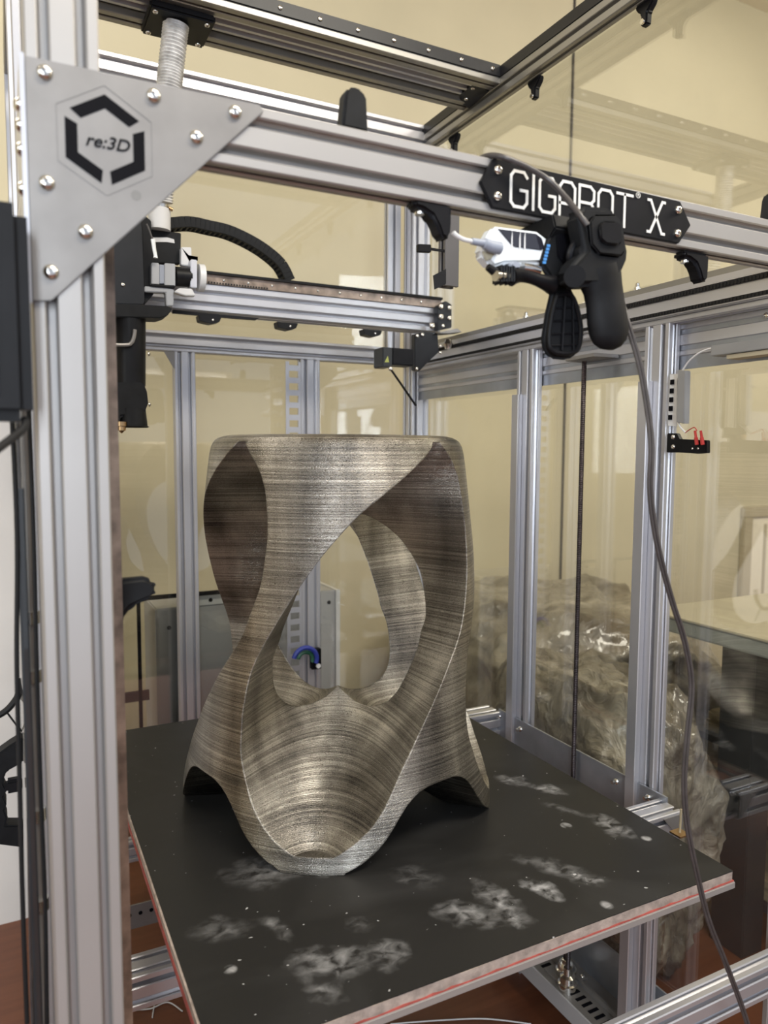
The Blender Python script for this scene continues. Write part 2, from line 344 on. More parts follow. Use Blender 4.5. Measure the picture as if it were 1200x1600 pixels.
ZT, ZB_ = 1.652, 1.592
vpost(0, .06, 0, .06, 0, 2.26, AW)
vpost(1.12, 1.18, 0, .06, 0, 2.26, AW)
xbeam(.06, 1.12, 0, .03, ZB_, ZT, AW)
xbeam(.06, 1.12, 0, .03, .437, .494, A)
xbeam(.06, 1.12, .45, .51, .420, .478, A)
# gusset plate with emblem
pts = [(.0, 1.650), (.205, 1.652), (.209, 1.647), (.015, 1.449), (.0, 1.447)]
G = MB().prism([(x, -.0042, z) for x, z in pts], (0, .004, 0)).build('gusset_plate', M['plate'], FR, 30, .0007)
G['label'] = 'triangular steel corner plate with black hexagon emblem'
for x, z in ((.015, 1.639), (.105, 1.639), (.180, 1.640), (.143, 1.610), (.014, 1.548), (.044, 1.511), (.015, 1.473)):
    bolt((x, -.0042, z), (0, -1, 0), .0066, G)
MB().cyl((.088, -.0044, 1.549), (.088, -.0040, 1.549), .0045, 16).build('screw', M['engrave'], G)
hc = Vector((.063, 0, 1.592))
def hexp(r, k): a_ = math.radians(90-60*k); return Vector((hc.x+r*math.cos(a_), -.0046, hc.z+r*1.03*math.sin(a_)))
def hexline(r0, r1, name, mt):
    mb = MB()
    for k in range(6):
        mb.prism([hexp(r0, k), hexp(r1, k), hexp(r1, k+1), hexp(r0, k+1)], (0, .0005, 0))
    return mb.build(name, mt, G, 0)
hexline(.0455, .0460, 'emblem_outline', M['engrave'])
for k0 in (0, 2, 4):
    mb = MB()
    for k, (fa, fb) in ((k0-1, (.13, 1)), (k0, (0, .87))):
        a0, b0 = hexp(.0268, k), hexp(.0268, k+1); a1, b1 = hexp(.0384, k), hexp(.0384, k+1)
        mb.prism([a0.lerp(b0, fa), a1.lerp(b1, fa), a1.lerp(b1, fb), a0.lerp(b0, fb)], (0, .0005, 0))
    mb.build('emblem_bar', M['ink'], G, 0)
def text_mesh(s_, size, pos, mt, parent, name, shear=0, sx=1):
    c = bpy.data.curves.new(name, 'FONT'); c.body = s_; c.size = size; c.extrude = .0003; c.align_x = 'CENTER'; c.align_y = 'CENTER'; c.shear = shear; c.offset = size*.012
    t = bpy.data.objects.new(name, c); col.objects.link(t); dg = bpy.context.evaluated_depsgraph_get()
    me = bpy.data.meshes.new_from_object(t.evaluated_get(dg)); bpy.data.objects.remove(t)
    me.name = name; me.materials.clear(); me.materials.append(M[mt]); o = bpy.data.objects.new(name, me); col.objects.link(o)
    pos = Vector(pos); ORG[o] = pos; o.parent = parent; o.location = pos-ORG[parent]; o.rotation_euler = (math.pi/2, 0, 0); o.scale = (sx, 1, 1); return o
text_mesh('re:3D', .0150, (.064, -.0047, 1.590), 'ink', G, 'lettering', .3, 1.05)
# side gusset, with bolts on its left face
SG = MB().prism([(-.0045, -.004, 1.652), (-.0045, .20, 1.652), (-.0045, .02, 1.45), (-.0045, -.004, 1.445)], (.004, 0, 0)).build('gusset_plate', A, FR, 30)
for y_, z_ in ((.012, 1.615), (.012, 1.598), (.012, 1.578), (.012, 1.545), (.05, 1.63), (.012, 1.47)): bolt((-.0045, y_, z_), (-1, 0, 0), .0062, SG)
# name plate with stroke lettering
xa, xb = .461, .797
NP = MB().prism([(x, -.0052, z) for x, z in ((xa, 1.622), (.478, 1.650), (.776, 1.6475), (xb, 1.620), (.776, 1.594), (.478, 1.596))], (0, .005, 0)).build('name_plate', M['black'], FR, 30, .0008)
NP['label'] = 'black name plate with silver lettering'
for x, z in ((.484, 1.638), (.484, 1.609), (.772, 1.636), (.772, 1.606)): bolt((x, -.0052, z), (0, -1, 0), .0055, NP)
def strokes(ch, x0, z0, w_, h, t=.0033):
    G_ = [[(1, .86), (.8, 1), (.2, 1), (0, .86), (0, .12), (.2, 0), (.8, 0), (1, .14), (1, .48), (.6, .48)]]
    D = {'G': G_, 'I': [[(.5, 0), (.5, 1)]], 'A': [[(0, 0), (0, .85), (.2, 1), (.75, 1), (1, .85), (1, 0)], [(0, .36), (.62, .36)]],
         'B': [[(0, 0), (0, 1), (.75, 1), (1, .88), (1, .62), (.8, .5), (0, .5)], [(.8, .5), (1, .38), (1, .12), (.75, 0), (0, 0)]],
         'O': [[(0, .14), (0, .86), (.2, 1), (.8, 1), (1, .86), (1, .14), (.8, 0), (.2, 0), (0, .14)]],
         'T': [[(0, 1), (1, 1)], [(.5, 0), (.5, 1)]], 'X': [[(-.06, 1), (.12, 1), (.88, 0), (1.06, 0)], [(1.06, 1), (.88, 1), (.12, 0), (-.06, 0)]]}
    mb = MB()
    for line in D[ch]:
        P_ = [Vector((x0+a_*w_, 0, z0+b_*h)) for a_, b_ in line]
        for q_, (a_, b_) in enumerate(zip(P_, P_[1:])):
            d = (b_-a_).normalized(); n = Vector((-d.z, 0, d.x))*(t/2); e = d*(t*.38)
            mb.prism([q+Vector((0, -.0060-.00004*q_, 0)) for q in (a_-e-n, b_+e-n, b_+e+n, a_-e+n)], (0, .0012, 0))
    return mb.build('letter', M['letter'], NP, 0)
xs = .5025; 
for ch, wd in (('G', .0230), ('I', .004), ('G', .0230), ('A', .0230), ('B', .0230), ('O', .0230), ('T', .0262)):
    strokes(ch, xs, 1.6015, wd, .0395); xs += wd+.0072
strokes('X', .7195, 1.6015, .0265, .0395, .0034)
MB().ring((.7, -.0062, 1.6435), Y, .0030, .0036, .0012, 20).build('letter', M['letter'], NP, 0); text_mesh('R', .0046, (.7, -.0060, 1.6435), 'letter', NP, 'letter')
# rear frame
YR = 1.30
xbeam(.0, 1.10, YR, YR+.03, 1.578, 1.630)
for a_, b_ in ((.3796, .4352), (.7354, .7944)): vpost(a_, b_, YR, YR+.03, .1, 1.578)
vpost(1.10, 1.16, YR, YR+.06, 0, 2.26); vpost(0, .06, YR, YR+.06, 0, 2.26)
xbeam(.06, 1.10, YR, YR+.03, .20, .26)
vpost(1.045, 1.09, YR+.06, YR+.09, 1.63, 2.2)
mb = MB()
mb.prism([(.3796, YR-.003, 1.577), (.352, YR-.003, 1.577), (.3796, YR-.003, 1.53)], (0, .003, 0)); mb.build('corner_plate', M['plate'], FR, 30)
mb = MB()   # perforated strip beside the rear post
for k in range(26): mb.box((.700, YR, 1.56-k*.035), (.728, YR+.002, 1.56-k*.035-.016))
mb.box((.690, YR, .64), (.700, YR+.004, 1.57)).box((.728, YR, .64), (.735, YR+.004, 1.57)); mb.build('slotted_duct', M['alu'], FR, 0)
# right side: two posts with cover strips, lead screw, long sheet
for y0 in (.292, .697):
    vpost(1.09, 1.12, y0, y0+.06, 0, 1.56, A, su=(0,), sv=(-.015, .015))
    MB().profile((1.083, y0+.048, .0), Z, X, Y, 1.455, .014, .026, (), (), ).build('cover_strip', A, FR, 30)
ybeam(.06, YR, 1.12, 1.15, 1.50, 1.56)
sh = MB().box((1.122, .03, 1.475), (1.126, YR, 1.572)).build('side_sheet', M['sheet'], FR, 0)
sh['label'] = 'dull grey sheet metal strip along the right side'
bolt(at(1198, 493, 'x', 1.122), (-1, 0, 0), .006, sh)
vpost(1.125, 1.155, .36, .39, .1, 1.56, A)
# lower right slotted channel and sheet
MB().box((1.150, .06, .10), (1.154, 1.3, .205)).build('side_sheet', M['sheet'], FR, 0)
ch_ = MB(); 
ch_.box((1.05, .06, .098), (1.150, 1.3, .101)); base_ch = ch_.build('channel', M['plate'], FR, 0)
mb = MB()
for k in range(52): mb.box((1.066, .10+k*.02, .1005), (1.092, .10+k*.02+.008, .1020))
sl = mb.build('slot', M['ink'], base_ch, 0); sl['kind'] = 'stuff'
MB().box((1.105, .06, .101), (1.112, 1.3, .112)).build('rib', M['plate'], base_ch, 0)
MB().box((1.046, .06, .06), (1.050, 1.3, .101)).build('channel_lip', M['cabinet'], base_ch, 0)
# perforated rail at lower left, behind the cross beam
mb = MB().box((.06, 1.0, .215), (.9, 1.004, .262)); pr_ = mb.build('perforated_rail', M['plate'], FR, 0)
for k in range(10): MB().cyl((.17+k*.0245, .9985, .24), (.17+k*.0245, 1.0005, .24), .0045, 12).build('hole', M['ink'], pr_)
MB().box((.06, 1.0, .205), (.9, 1.03, .215)).build('lip', M['plate'], pr_, 0)
# inner edge strip behind the front left post
MB().box((.052, .10, .0), (.081, .104, 1.60)).build('edge_strip', M['brown_rail'], FR, 0)
# left side posts and panes
vpost(0, .03, .42, .45, 0, 2.2, A); vpost(0, .03, .80, .83, 0, 2.2, A)
ybeam(.06, YR, 0, .03, 1.592, 1.652, A); ybeam(.06, YR, 0, .03, .2, .26, A)
# upper frame
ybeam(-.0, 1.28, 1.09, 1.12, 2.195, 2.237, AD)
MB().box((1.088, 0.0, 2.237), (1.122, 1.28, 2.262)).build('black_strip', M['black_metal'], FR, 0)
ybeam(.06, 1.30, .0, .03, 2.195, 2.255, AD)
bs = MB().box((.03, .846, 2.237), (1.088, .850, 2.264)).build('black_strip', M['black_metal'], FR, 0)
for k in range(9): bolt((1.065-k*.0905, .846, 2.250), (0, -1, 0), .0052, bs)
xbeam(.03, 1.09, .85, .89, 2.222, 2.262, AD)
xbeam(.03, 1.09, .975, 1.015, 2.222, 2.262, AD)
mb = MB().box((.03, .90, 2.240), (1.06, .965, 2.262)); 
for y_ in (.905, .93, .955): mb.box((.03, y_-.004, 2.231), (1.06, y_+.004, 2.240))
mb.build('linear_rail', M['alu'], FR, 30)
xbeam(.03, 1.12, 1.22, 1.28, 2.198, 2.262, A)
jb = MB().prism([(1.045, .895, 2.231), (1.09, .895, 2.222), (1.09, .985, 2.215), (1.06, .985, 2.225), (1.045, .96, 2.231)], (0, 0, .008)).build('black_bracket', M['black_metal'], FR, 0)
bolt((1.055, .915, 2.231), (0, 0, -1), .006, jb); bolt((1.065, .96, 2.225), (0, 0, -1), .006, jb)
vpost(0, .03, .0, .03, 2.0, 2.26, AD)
# clear panels
MB().box((1.163, .061, .10), (1.167, 1.36, 2.26)).build('acrylic_panel', M['side_glass'], FR, 0)
MB().box((.06, 1.372, .20), (1.16, 1.376, 2.20)).build('acrylic_panel', M['glass'], FR, 0)

# ------------------------------------------------------------------ bolt-on details of the frame: knobs and clips
def hook_knob(px, py, flip, label, yy=-.0, scale=1.0):
    "black plastic latch: flat foot under the beam, curved thumb lever hanging down"
    c = at(px, py, 'y', yy); t = thing('panel_latch', label, 'latch', (c.x, c.y, c.z), 'black latches under the front beam')
    s = scale
    prof = [(-.050, 0), (.0, 0), (.0, -.020), (-.001, -.034), (-.006, -.040), (-.014, -.037), (-.019, -.026), (-.026, -.016), (-.038, -.011), (-.048, -.010)]
    MB().prism([(c.x+x*s, yy+.002, c.z+z*s) for x, z in prof], (0, .022*s, 0)).build('lever', M['black'], t, 40, .004, 3)
    MB().cyl((c.x-.036*s, yy+.013, c.z-.0142), (c.x-.036*s, yy+.013, c.z-.008), .006).build('screw', M['bolt'], t)
    return t
hook_knob(709, 318, 1, 'black hooked latch under the beam, left of the white camera')
hook_knob(1112, 396, 1, 'black hooked latch under the beam, right of the name plate')
def cap_knob(px, label):
    c = at(px, 197 if px < 800 else 345, 'y', .02); t = thing('panel_latch', label, 'latch', (c.x, .0, ZT), 'black latches standing on the beam')
    w_ = .0145; h = .0435
    pr = [(-w_*1.12, 0), (-w_*.86, h*.8), (-w_*.55, h*.97), (0, h), (w_*.55, h*.97), (w_*.86, h*.8), (w_, 0)]
    MB().prism([(c.x+a_, .004, ZT+b_) for a_, b_ in pr], (0, .018, 0)).build('lever', M['black_matt'], t, 40, .003, 3)
    return t
cap_knob(547, 'black upright latch cap standing on the beam, left of the name plate'); cap_knob(1198, 'black upright latch cap on the beam at the right picture edge')
# sideways latch on the left post
c = at(186, 906, 'y', .12)
t = thing('panel_latch', 'dark rounded latch sticking out from the left front post', 'latch', (.07, .12, c.z-.05))
MB().prism([(.066, .11, c.z+.001), (.105, .11, c.z+.002), (.116, .11, c.z-.002), (.1205, .11, c.z-.012), (.115, .11, c.z-.022), (.102, .11, c.z-.026), (.092, .11, c.z-.030), (.084, .11, c.z-.040), (.080, .11, c.z-.056), (.066, .11, c.z-.060)], (0, .02, 0)).build('lever', M['black_matt'], t, 40, .005, 3)
# clips hanging from the upper right bar
for px, py, lb in ((1006, 4, 'nearest black clip hanging from the upper right bar'), (828, 124, 'middle black clip hanging from the upper right bar'), (704, 213, 'farthest black clip hanging from the upper right bar')):
    c = at(px, py, 'z', 2.192); c.x = 1.112; d = c.y
    t = thing('panel_clip', lb, 'clip', (1.112, d, 2.15), 'black clips on the upper right bar')
    MB().prism([(1.112, d-.026, 2.195), (1.112, d+.024, 2.195), (1.112, d+.020, 2.184), (1.112, d+.008, 2.174), (1.112, d+.008, 2.150), (1.112, d-.008, 2.150), (1.112, d-.009, 2.172), (1.112, d-.020, 2.182)], (.016, 0, 0)).build('clip_body', M['black'], t, 40, .003, 2)
    MB().cyl((1.108, d, 2.156), (1.112, d, 2.156), .005).build('screw', M['bolt'], t)
# ------------------------------------------------------------------ right Y axis rail
RL = thing('axis_rail', 'silver rail with two toothed belts running along the right side', 'rail', (1.11, .6, 1.56))
zz = lambda y: at(985, y, 'x', 1.09).z
MB().prism([(1.096, -.0, zz(505)), (1.090, -.0, zz(505)), (1.090, -.0, zz(497)), (1.092, 0, zz(497)), (1.092, 0, zz(482)), (1.094, 0, zz(482)), (1.094, 0, zz(474)), (1.088, 0, zz(474)), (1.088, 0, zz(464)), (1.12, 0, zz(464))], (0, 1.27, 0)).build('rail_body', A, RL, 25)
MB().prism([(1.090, 0, zz(464)), (1.090, 0, zz(455)), (1.118, 0, zz(455)), (1.118, 0, zz(464))], (0, 1.2, 0)).build('dark_guide', M['alu_dark'], RL, 0)
for ya, yb in ((481, 475), (503, 497.5)):
    mb = MB().box((1.0885, -.0, zz(ya)), (1.0900, 1.22, zz(yb)))
    for k in range(170): mb.box((1.0872, .002+k*.007, zz(ya)+.0004), (1.0886, .0055+k*.007, zz(yb)-.0004))
    b_ = mb.build('toothed_belt', M['rubber'], RL, 0)
ybeam(.0, 1.28, 1.091, 1.118, zz(516), zz(505), A, 'lower_rail', RL)
for px, py in ((996, 446), (822, 492)):
    c = at(px, py, 'x', 1.10); k = MB(); lathe(k, (1.10, c.y, zz(455)), Z, [(0, .007), (.006, .007), (.007, .005), (.014, .0045), (.016, .002)]); k.build('adjuster_screw', M['bolt'], RL)
# lead screw on the right
c = at(913, 565, 'x', 1.075); LS = thing('lead_screw', 'dark threaded lead screw standing upright between the right posts', 'lead screw', (1.075, c.y, .12))
mb = MB(); z_ = .14; path = []; rs = []
while z_ < 1.512: path.append((1.075, c.y, z_)); rs.append(.0056 if int(z_*500) % 2 else .0048); z_ += .002
mb.tube(path, 0, 10, rs); mb.build('rod', M['screw_rod'], LS)
MB().prism([(1.118, c.y-.055, 1.514), (1.118, c.y+.055, 1.514), (1.062, c.y+.045, 1.514), (1.055, c.y-.05, 1.514)], (0, 0, .007)).build('bearing_plate', M['plate'], LS, 0)
k = MB(); lathe(k, (1.075, c.y, .10), Z, [(0, .022), (.015, .022), (.017, .018), (.03, .017), (.034, .010), (.05, .009)]); k.build('coupler', M['bolt'], LS)
# second screw coupler near the front seen below the bed
c = at(884, 1524, 'z', .10)
LF = thing('screw_bearing', 'bright steel bearing foot on the slotted channel under the bed', 'bearing', (c.x, c.y, .104))
k = MB(); lathe(k, (c.x, c.y, .106), Z, [(0, .024), (.012, .024), (.014, .020), (.026, .018), (.034, .012), (.036, .009)]); k.build('flange', M['bolt'], LF)
k = MB(); lathe(k, (c.x, c.y, .142), Z, [(0, .007), (.3, .007)]); k.build('rod', M['screw_rod'], LF)
MB().box((c.x-.035, c.y-.035, .101), (c.x+.035, c.y+.035, .106)).build('base', M['plate'], LF, 0)
bolt((c.x+.026, c.y-.026, .106), (0, 0, 1), .006, LF)
# ------------------------------------------------------------------ right-hand sensor, silver boxes, wires on the front right post
XP = 1.088
c = at(1063, 606, 'x', XP)
def atx(x, y, v=XP): return at(x, y, 'x', v)
sb = thing('heater_terminal_box', 'upright grey metal strip box on the right post', 'electrical box', atx(1058, 665))
def ypoly(pix, v, th, name, mt, par, bv=0): return MB().prism([atx(a_, b_, v) for a_, b_ in pix], (th, 0, 0)).build(name, mt, par, 30, bv)
ypoly([(1059, 578), (1071, 579), (1069, 662), (1057, 660)], 1.074, .014, 'box', M['silver_box'], sb, .001)
pl = ypoly([(1047, 585), (1058, 584), (1056, 666), (1044, 665)], 1.084, .004, 'slotted_strip', M['cup'], sb)
for k in range(5): MB().obox(atx(1050.5-k*.8, 597+k*13.8, 1.083), X, Y, Z, .0015, .0038, .0045).build('slot', M['ink'], pl, 0)
bx = thing('overhead_strip_box', 'long grey metal strip box under the right rail', 'electrical box', atx(1160, 540, 1.09))
q = [atx(1118, 541, 1.09), atx(1118, 557, 1.09)]
MB().box((1.078, -.02, q[1].z), (1.112, q[0].y, q[0].z)).build('box', M['silver_box'], bx, 0, .001)
MB().box((1.082, -.02, q[1].z-.008), (1.112, q[0].y-.03, q[1].z-.001)).build('cover', M['trimpaint'], bx, 0)
def wire(name, label, cat, pts, r, mt, group=None, n=8, parent=None):
    mb = MB(); mb.tube(spline(pts, 8), r, n); o = mb.build(name, mt, parent)
    return tag(o, label, cat, group) if label else o
wire('white_wire', 'white wire looping from the strip box to the upright box', 'wire', [atx(1118, 544, 1.085), atx(1105, 546, 1.083), atx(1090, 553, 1.08), atx(1076, 565, 1.078), atx(1067, 578, 1.078)], .0016, M['cup'])
wire('white_wire', 'short white wire below the upright box', 'wire', [atx(1060, 660, 1.08), atx(1063, 667, 1.076), atx(1071, 676, 1.075)], .0016, M['cup'])
wire('red_wire', 'thin red wire running to the red connectors', 'wire', [atx(1071, 676, 1.075), atx(1078, 671, 1.072), atx(1085, 668, 1.072), atx(1089, 673, 1.072)], .0009, M['red'])
sn = thing('limit_switch_bracket', 'black switch bracket screwed to the right post', 'bracket', atx(1050, 708))
ypoly([(1042, 677), (1057, 677), (1061, 686), (1104, 688), (1104, 708), (1090, 709), (1060, 707), (1041, 707)], 1.076, .010, 'bracket', M['black'], sn, .001)
for y in (683, 698): bolt(atx(1052, y, 1.076), (-1, 0, 0), .0045, sn)
for x in (1082, 1091): bolt(atx(x, 701, 1.076), (-1, 0, 0), .0022, sn)
for x, lb in ((1087, 'left red connector on the black switch bracket'), (1096, 'right red connector on the black switch bracket')):
    mb = MB(); a_ = atx(x-1, 673, 1.072); b_ = atx(x+2, 695, 1.072); mb.tube([a_, a_.lerp(b_, .45), a_.lerp(b_, .5), b_], 0, 8, [.0022, .0024, .0034, .0034]); tag(mb.build('red_connector', M['red']), lb, 'connector')
# ------------------------------------------------------------------ gantry beam, carriage, chain
YG = 1.06
def aty(x, y, v=YG): return at(x, y, 'y', v)
GB = thing('gantry_beam', 'silver gantry beam carrying the print head, spanning the printer', 'beam', (.6, YG, 1.62))
zb, zt = aty(500, 502).z, aty(500, 462).z; zr = aty(500, 446).z
xr = aty(688, 500).x
MB().profile((.06, YG+.03, (zb+zt)/2), X, Z, Y, xr-.06, zt-zb, .06, (-.015, .012), (-.015, .015)).build('beam', A, GB, 30)
rl_ = MB().box((.25, YG-.004, zt), (xr, YG+.04, zr-.004)).build('linear_rail', M['brown_rail'], GB, 0)
for k in range(12): bolt((.33+k*.06, YG-.004, (zt+zr)/2-.002), (0, -1, 0), .0035, rl_)
MB().box((.25, YG-.012, zr-.004), (xr, YG+.05, zr+.002)).build('chain_tray', M['black'], GB, 0)
mb = MB()
for k in range(26): mb.box((.385+k*.0068, YG-.006, zt+.001), (.385+k*.0068+.0036, YG-.0035, zt+.0045))
mb.build('toothed_belt', M['rubber'], GB, 0)
MB().prism([aty(x, y, YG-.008) for x, y in ((270, 484), (405, 497), (400, 500), (372, 498), (270, 489))], (0, .01, 0)).build('lower_belt', M['black'], GB, 0)
for x0 in (310, 433, 568):
    a_ = aty(x0, 492 + (x0-310)*.085, YG-.01)
    g = MB().prism([a_, a_+Vector((.055, 0, 0)), a_+Vector((.050, 0, -.012)), a_+Vector((.030, 0, -.018)), a_+Vector((.003, 0, -.014))], (0, .03, 0)).build('belt_clamp', M['black'], GB, 30, .001)
    bolt(a_+Vector((.034, 0, -.009)), (0, -1, 0), .0032, g)
# carriage at the right end
CR = thing('gantry_carriage', 'black corner carriage joining gantry beam and right rail', 'carriage', aty(680, 560, 1.03))
def cpoly(pix, v, th, name, mt, bv=.0015, par=None): return MB().prism([aty(a_, b_, v) for a_, b_ in pix], (0, th, 0)).build(name, mt, par or CR, 30, bv)
e1 = cpoly([(684, 478), (697, 470), (706, 476), (706, 512), (684, 516)], 1.035, .02, 'end_plate', M['black_metal'])
for x, y, r in ((689, 479, .0075), (702, 481, .0065), (689, 495, .0078), (702, 497, .0065), (675, 509, .0085), (692, 509, .0055)): bolt(aty(x, y, 1.034), (0, -1, 0), r, e1)
e2 = cpoly([(648, 522), (662, 518), (684, 520), (686, 550), (672, 563), (655, 580), (648, 578)], 1.02, .02, 'motor_bracket', M['black_metal'])
for x, y, r in ((652, 525, .005), (660, 523, .005), (688, 541, .0045), (688, 551, .0045), (651, 576, .005)): bolt(aty(x, y, 1.018), (0, -1, 0), r, e2)
a_ = aty(613, 543, .985); b_ = aty(647, 572, .985)
mo = MB().box((a_.x, .985, b_.z), (b_.x, 1.035, a_.z)).build('motor', M['black'], CR, 30, .003)
a_ = aty(598, 542, .984); b_ = aty(613, 574, .984)
mc = MB().box((a_.x, .984, b_.z), (b_.x, 1.037, a_.z)).build('motor_end_cap', M['dark_leg'], CR, 30, .002)
mc2 = MB().prism([aty(601, 566, .983), aty(606, 556, .983), aty(608, 566, .983)], (0, .001, 0)).build('label', mat('yellow_green_label', (.35, .38, .10), .6), mc, 0)
bolt(aty(610, 576, .984), (0, -1, 0), .006, CR)
MB().tube([aty(612, 579, 1.0), aty(650, 634, 1.0)], .003, 8).build('brace_rod', M['black'], CR)
lathe(m_ := MB(), aty(700, 534, 1.04)-Z*.02, Z, [(0, .008), (.008, .010), (.014, .014), (.02, .010), (.026, .008)]); m_.build('idler_pulley', M['bolt'], CR)
cpoly([(683, 520), (715, 513), (722, 519), (700, 521)], 1.0, .04, 'bearing_plate', M['plate'], .001)
# cable chain
pth = [aty(x, y, 1.10) for x, y in ((262, 352), (295, 350), (325, 356), (355, 363), (388, 378), (415, 395), (437, 415), (450, 440))]
sp = spline(pth, 4)
CH = thing('cable_chain', 'black cable chain arching above the gantry beam', 'cable chain', sp[-1])
link0 = None
for i in range(len(sp)-1):
    a_, b_ = sp[i], sp[i+1]; d = (b_-a_).normalized(); n = d.cross(Y).normalized()
    if n.z < 0: n = -n
    mb = MB(); c_ = (a_+b_)/2; L_ = (b_-a_).length/2*1.08
    mb.obox(c_-Y*.018, d, Y, n, L_, .003, .0125).obox(c_+Y*.018, d, Y, n, L_, .003, .0125).obox(c_+n*.010, d, Y, n, L_*.55, .018, .0022).obox(c_-n*.010, d, Y, n, L_*.4, .018, .0022)
    mb.build('chain_link', M['black_matt'], CH, 30, .0008, 1)
# ------------------------------------------------------------------ print head
PH = thing('extruder', 'black print head hanging on the left end of the gantry beam', 'print head', aty(205, 670, .95))
def hpoly(pix, v, th, name, mt, bv=.0015, par=None): return MB().prism([at(a_, b_, 'y', v) for a_, b_ in pix], (0, th, 0)).build(name, mt, par or PH, 30, bv)
hp = hpoly([(150, 400), (219, 330), (222, 360), (226, 470), (224, 476), (150, 474)], .96, .04, 'head_plate', M['black_metal'])
bolt(at(192, 445, 'y', .96), (0, -1, 0), .0045, hp)
hpoly([(219, 330), (236, 345), (240, 460), (226, 476), (222, 360)], .975, .03, 'side_plate', M['black'], .001)
hpoly([(228, 358), (283, 364), (282, 412), (228, 410)], 1.0, .02, 'back_plate', M['black_matt'])
hpoly([(234, 371), (262, 371), (272, 374), (273, 380), (260, 378), (234, 378)], .999, .002, 'slot', M['cup'], 0)
hpoly([(150, 475), (225, 476), (260, 478), (270, 482), (262, 493), (250, 497), (150, 494)], .93, .06, 'foot_plate', M['black_matt'])
hpoly([(226, 447), (262, 450), (272, 452), (271, 478), (260, 478), (259, 457), (226, 456)], .96, .02, 'bracket', M['silver_box'])
# geared motor
a_ = at(238, 411, 'y', .97); b_ = at(256, 444, 'y', .97)
stp = hpoly([(237, 410), (249, 411), (249, 445), (237, 444)], .955, .035, 'motor_body', M['silver_box'])
hpoly([(249, 413), (257, 414), (257, 443), (249, 443)], .958, .030, 'motor_slot', M['grey_plug'], .001)
hpoly([(257, 411), (274, 412), (274, 447), (257, 446)], .955, .035, 'motor_cap', M['silver_box'])
hpoly([(236, 443), (274, 446), (274, 450), (236, 447)], .955, .035, 'motor_base', M['black'])
MB().cyl(at(274, 432, 'y', .975), at(298, 434, 'y', .975), .021, 24).build('gearbox', M['black'], PH)
hpoly([(298, 405), (308, 406), (308, 450), (298, 449)], .955, .035, 'gear_plate', M['alu'])
hpoly([(283, 386), (299, 386), (300, 412), (308, 406), (308, 402), (296, 400), (296, 416), (283, 414)], .98, .02, 'connector_block', M['cup'])
MB().cyl(at(309, 434, 'y', .975), at(318, 435, 'y', .975), .030, 24).build('gear', M['cup'], PH)
hpoly([(280, 450), (300, 451), (306, 462), (290, 462), (272, 456)], .95, .02, 'wire_clip', M['cup'])
# hot end tube
def htube(px, y0, y1, r, v, name, mt, par=PH):
    a_, b_ = at(px, y0, 'y', v), at(px, y1, 'y', v); return MB().cyl(a_, b_, r, 28).build(name, mt, par)
htube(203, 495, 602, .0325, .965, 'barrel', M['black'])
hb = hpoly([(174, 597), (224, 597), (230, 612), (232, 630), (228, 640), (224, 646), (190, 650), (180, 680), (173, 690)], .925, .05, 'heater_block', M['black_matt'], .003)
bolt(at(233, 632, 'y', .935), (.9, -.4, 0), .005, hb); bolt(at(232, 553, 'y', .95), (.9, -.4, 0), .005, PH)
lathe(m_ := MB(), at(208, 668, 'y', .945), Z, [(0, .030), (.002, .0335), (.004, .030), (.035, .027), (.04, .027)], 28); m_.build('shroud', M['black_matt'], PH)
lathe(m_ := MB(), at(190, 677, 'y', .925), Z, [(0, .0015), (.005, .006), (.006, .009), (.014, .009), (.015, .012), (.024, .012)], 16); m_.build('nozzle', M['brass'], PH)
wire('cable_hook', None, None, [at(150, 538, 'y', .925), at(196, 539, 'y', .925), at(205, 536, 'y', .925), at(209, 528, 'y', .925), at(211, 515, 'y', .925)], .004, M['plate'], parent=PH)
wire('sensor_wire', None, None, [at(229, 350, 'y', .94), at(234, 362, 'y', .94), at(239, 376, 'y', .94)], .0020, M['cable'], parent=PH)
MB().tube([at(239, 374, 'y', .94), at(241, 390, 'y', .94), at(243, 400, 'y', .94), at(243, 403, 'y', .94)], 0, 10, [.005, .004, .004, .005]).build('sensor_plug', M['white'], PH)
htube(249, 360, 327, .024, 1.0, 'hose_cup', M['cup']); htube(251, 327, 317, .0195, 1.0, 'hose_clamp', M['bolt'])
MB().cyl(at(264, 325, 'y', .985), at(270, 328, 'y', .985), .004).build('clamp_screw', M['brass'], PH)
# foil hose
hb_ = thing('hose_bracket', 'black bracket on the upper beams holding the foil hose', 'bracket', (.33, .93, 2.20))
MB().box((.262, .885, 2.206), (.395, 1.0, 2.222)).build('plate', M['black'], hb_, 30, .004)
for x, y in ((.275, .985), (.38, .985), (.275, .9), (.38, .9)): bolt((x, y, 2.206), (0, 0, -1), .006, hb_)
mb = MB(); c1 = Vector((.322, .93, 2.206)); c2 = at(262, 160, 'y', .95); c3 = at(251, 318, 'y', 1.0)
base = spline([c1, at(268, 100, 'y', .94), c2, at(254, 250, 'y', .98), c3], 12); pth = []; rs = []
for i in range(len(base)-1): pth += [base[i], base[i].lerp(base[i+1], .5)]; rs += [.0270, .0235]
mb.tube(pth, 0, 20, rs); tag(mb.build('foil_hose', M['hose'], None, 60), 'ribbed silver foil hose running from the upper beams down to the print head', 'hose')

# ------------------------------------------------------------------ print bed
ZBED = .653; bx0, bx1, by0, by1 = .1545, .9885, .031, 1.081; BEDC = ((bx0+bx1)/2, (by0+by1)/2)
M['bed'] = mat_bed()
BD = thing('print_bed', 'large black build plate with whitish glue smears, inside the printer frame', 'print bed', (BEDC[0], BEDC[1], .55))
bt = MB().box((bx0, by0, ZBED-.0015), (bx1, by1, ZBED)).build('build_surface', M['bed'], BD, 0)
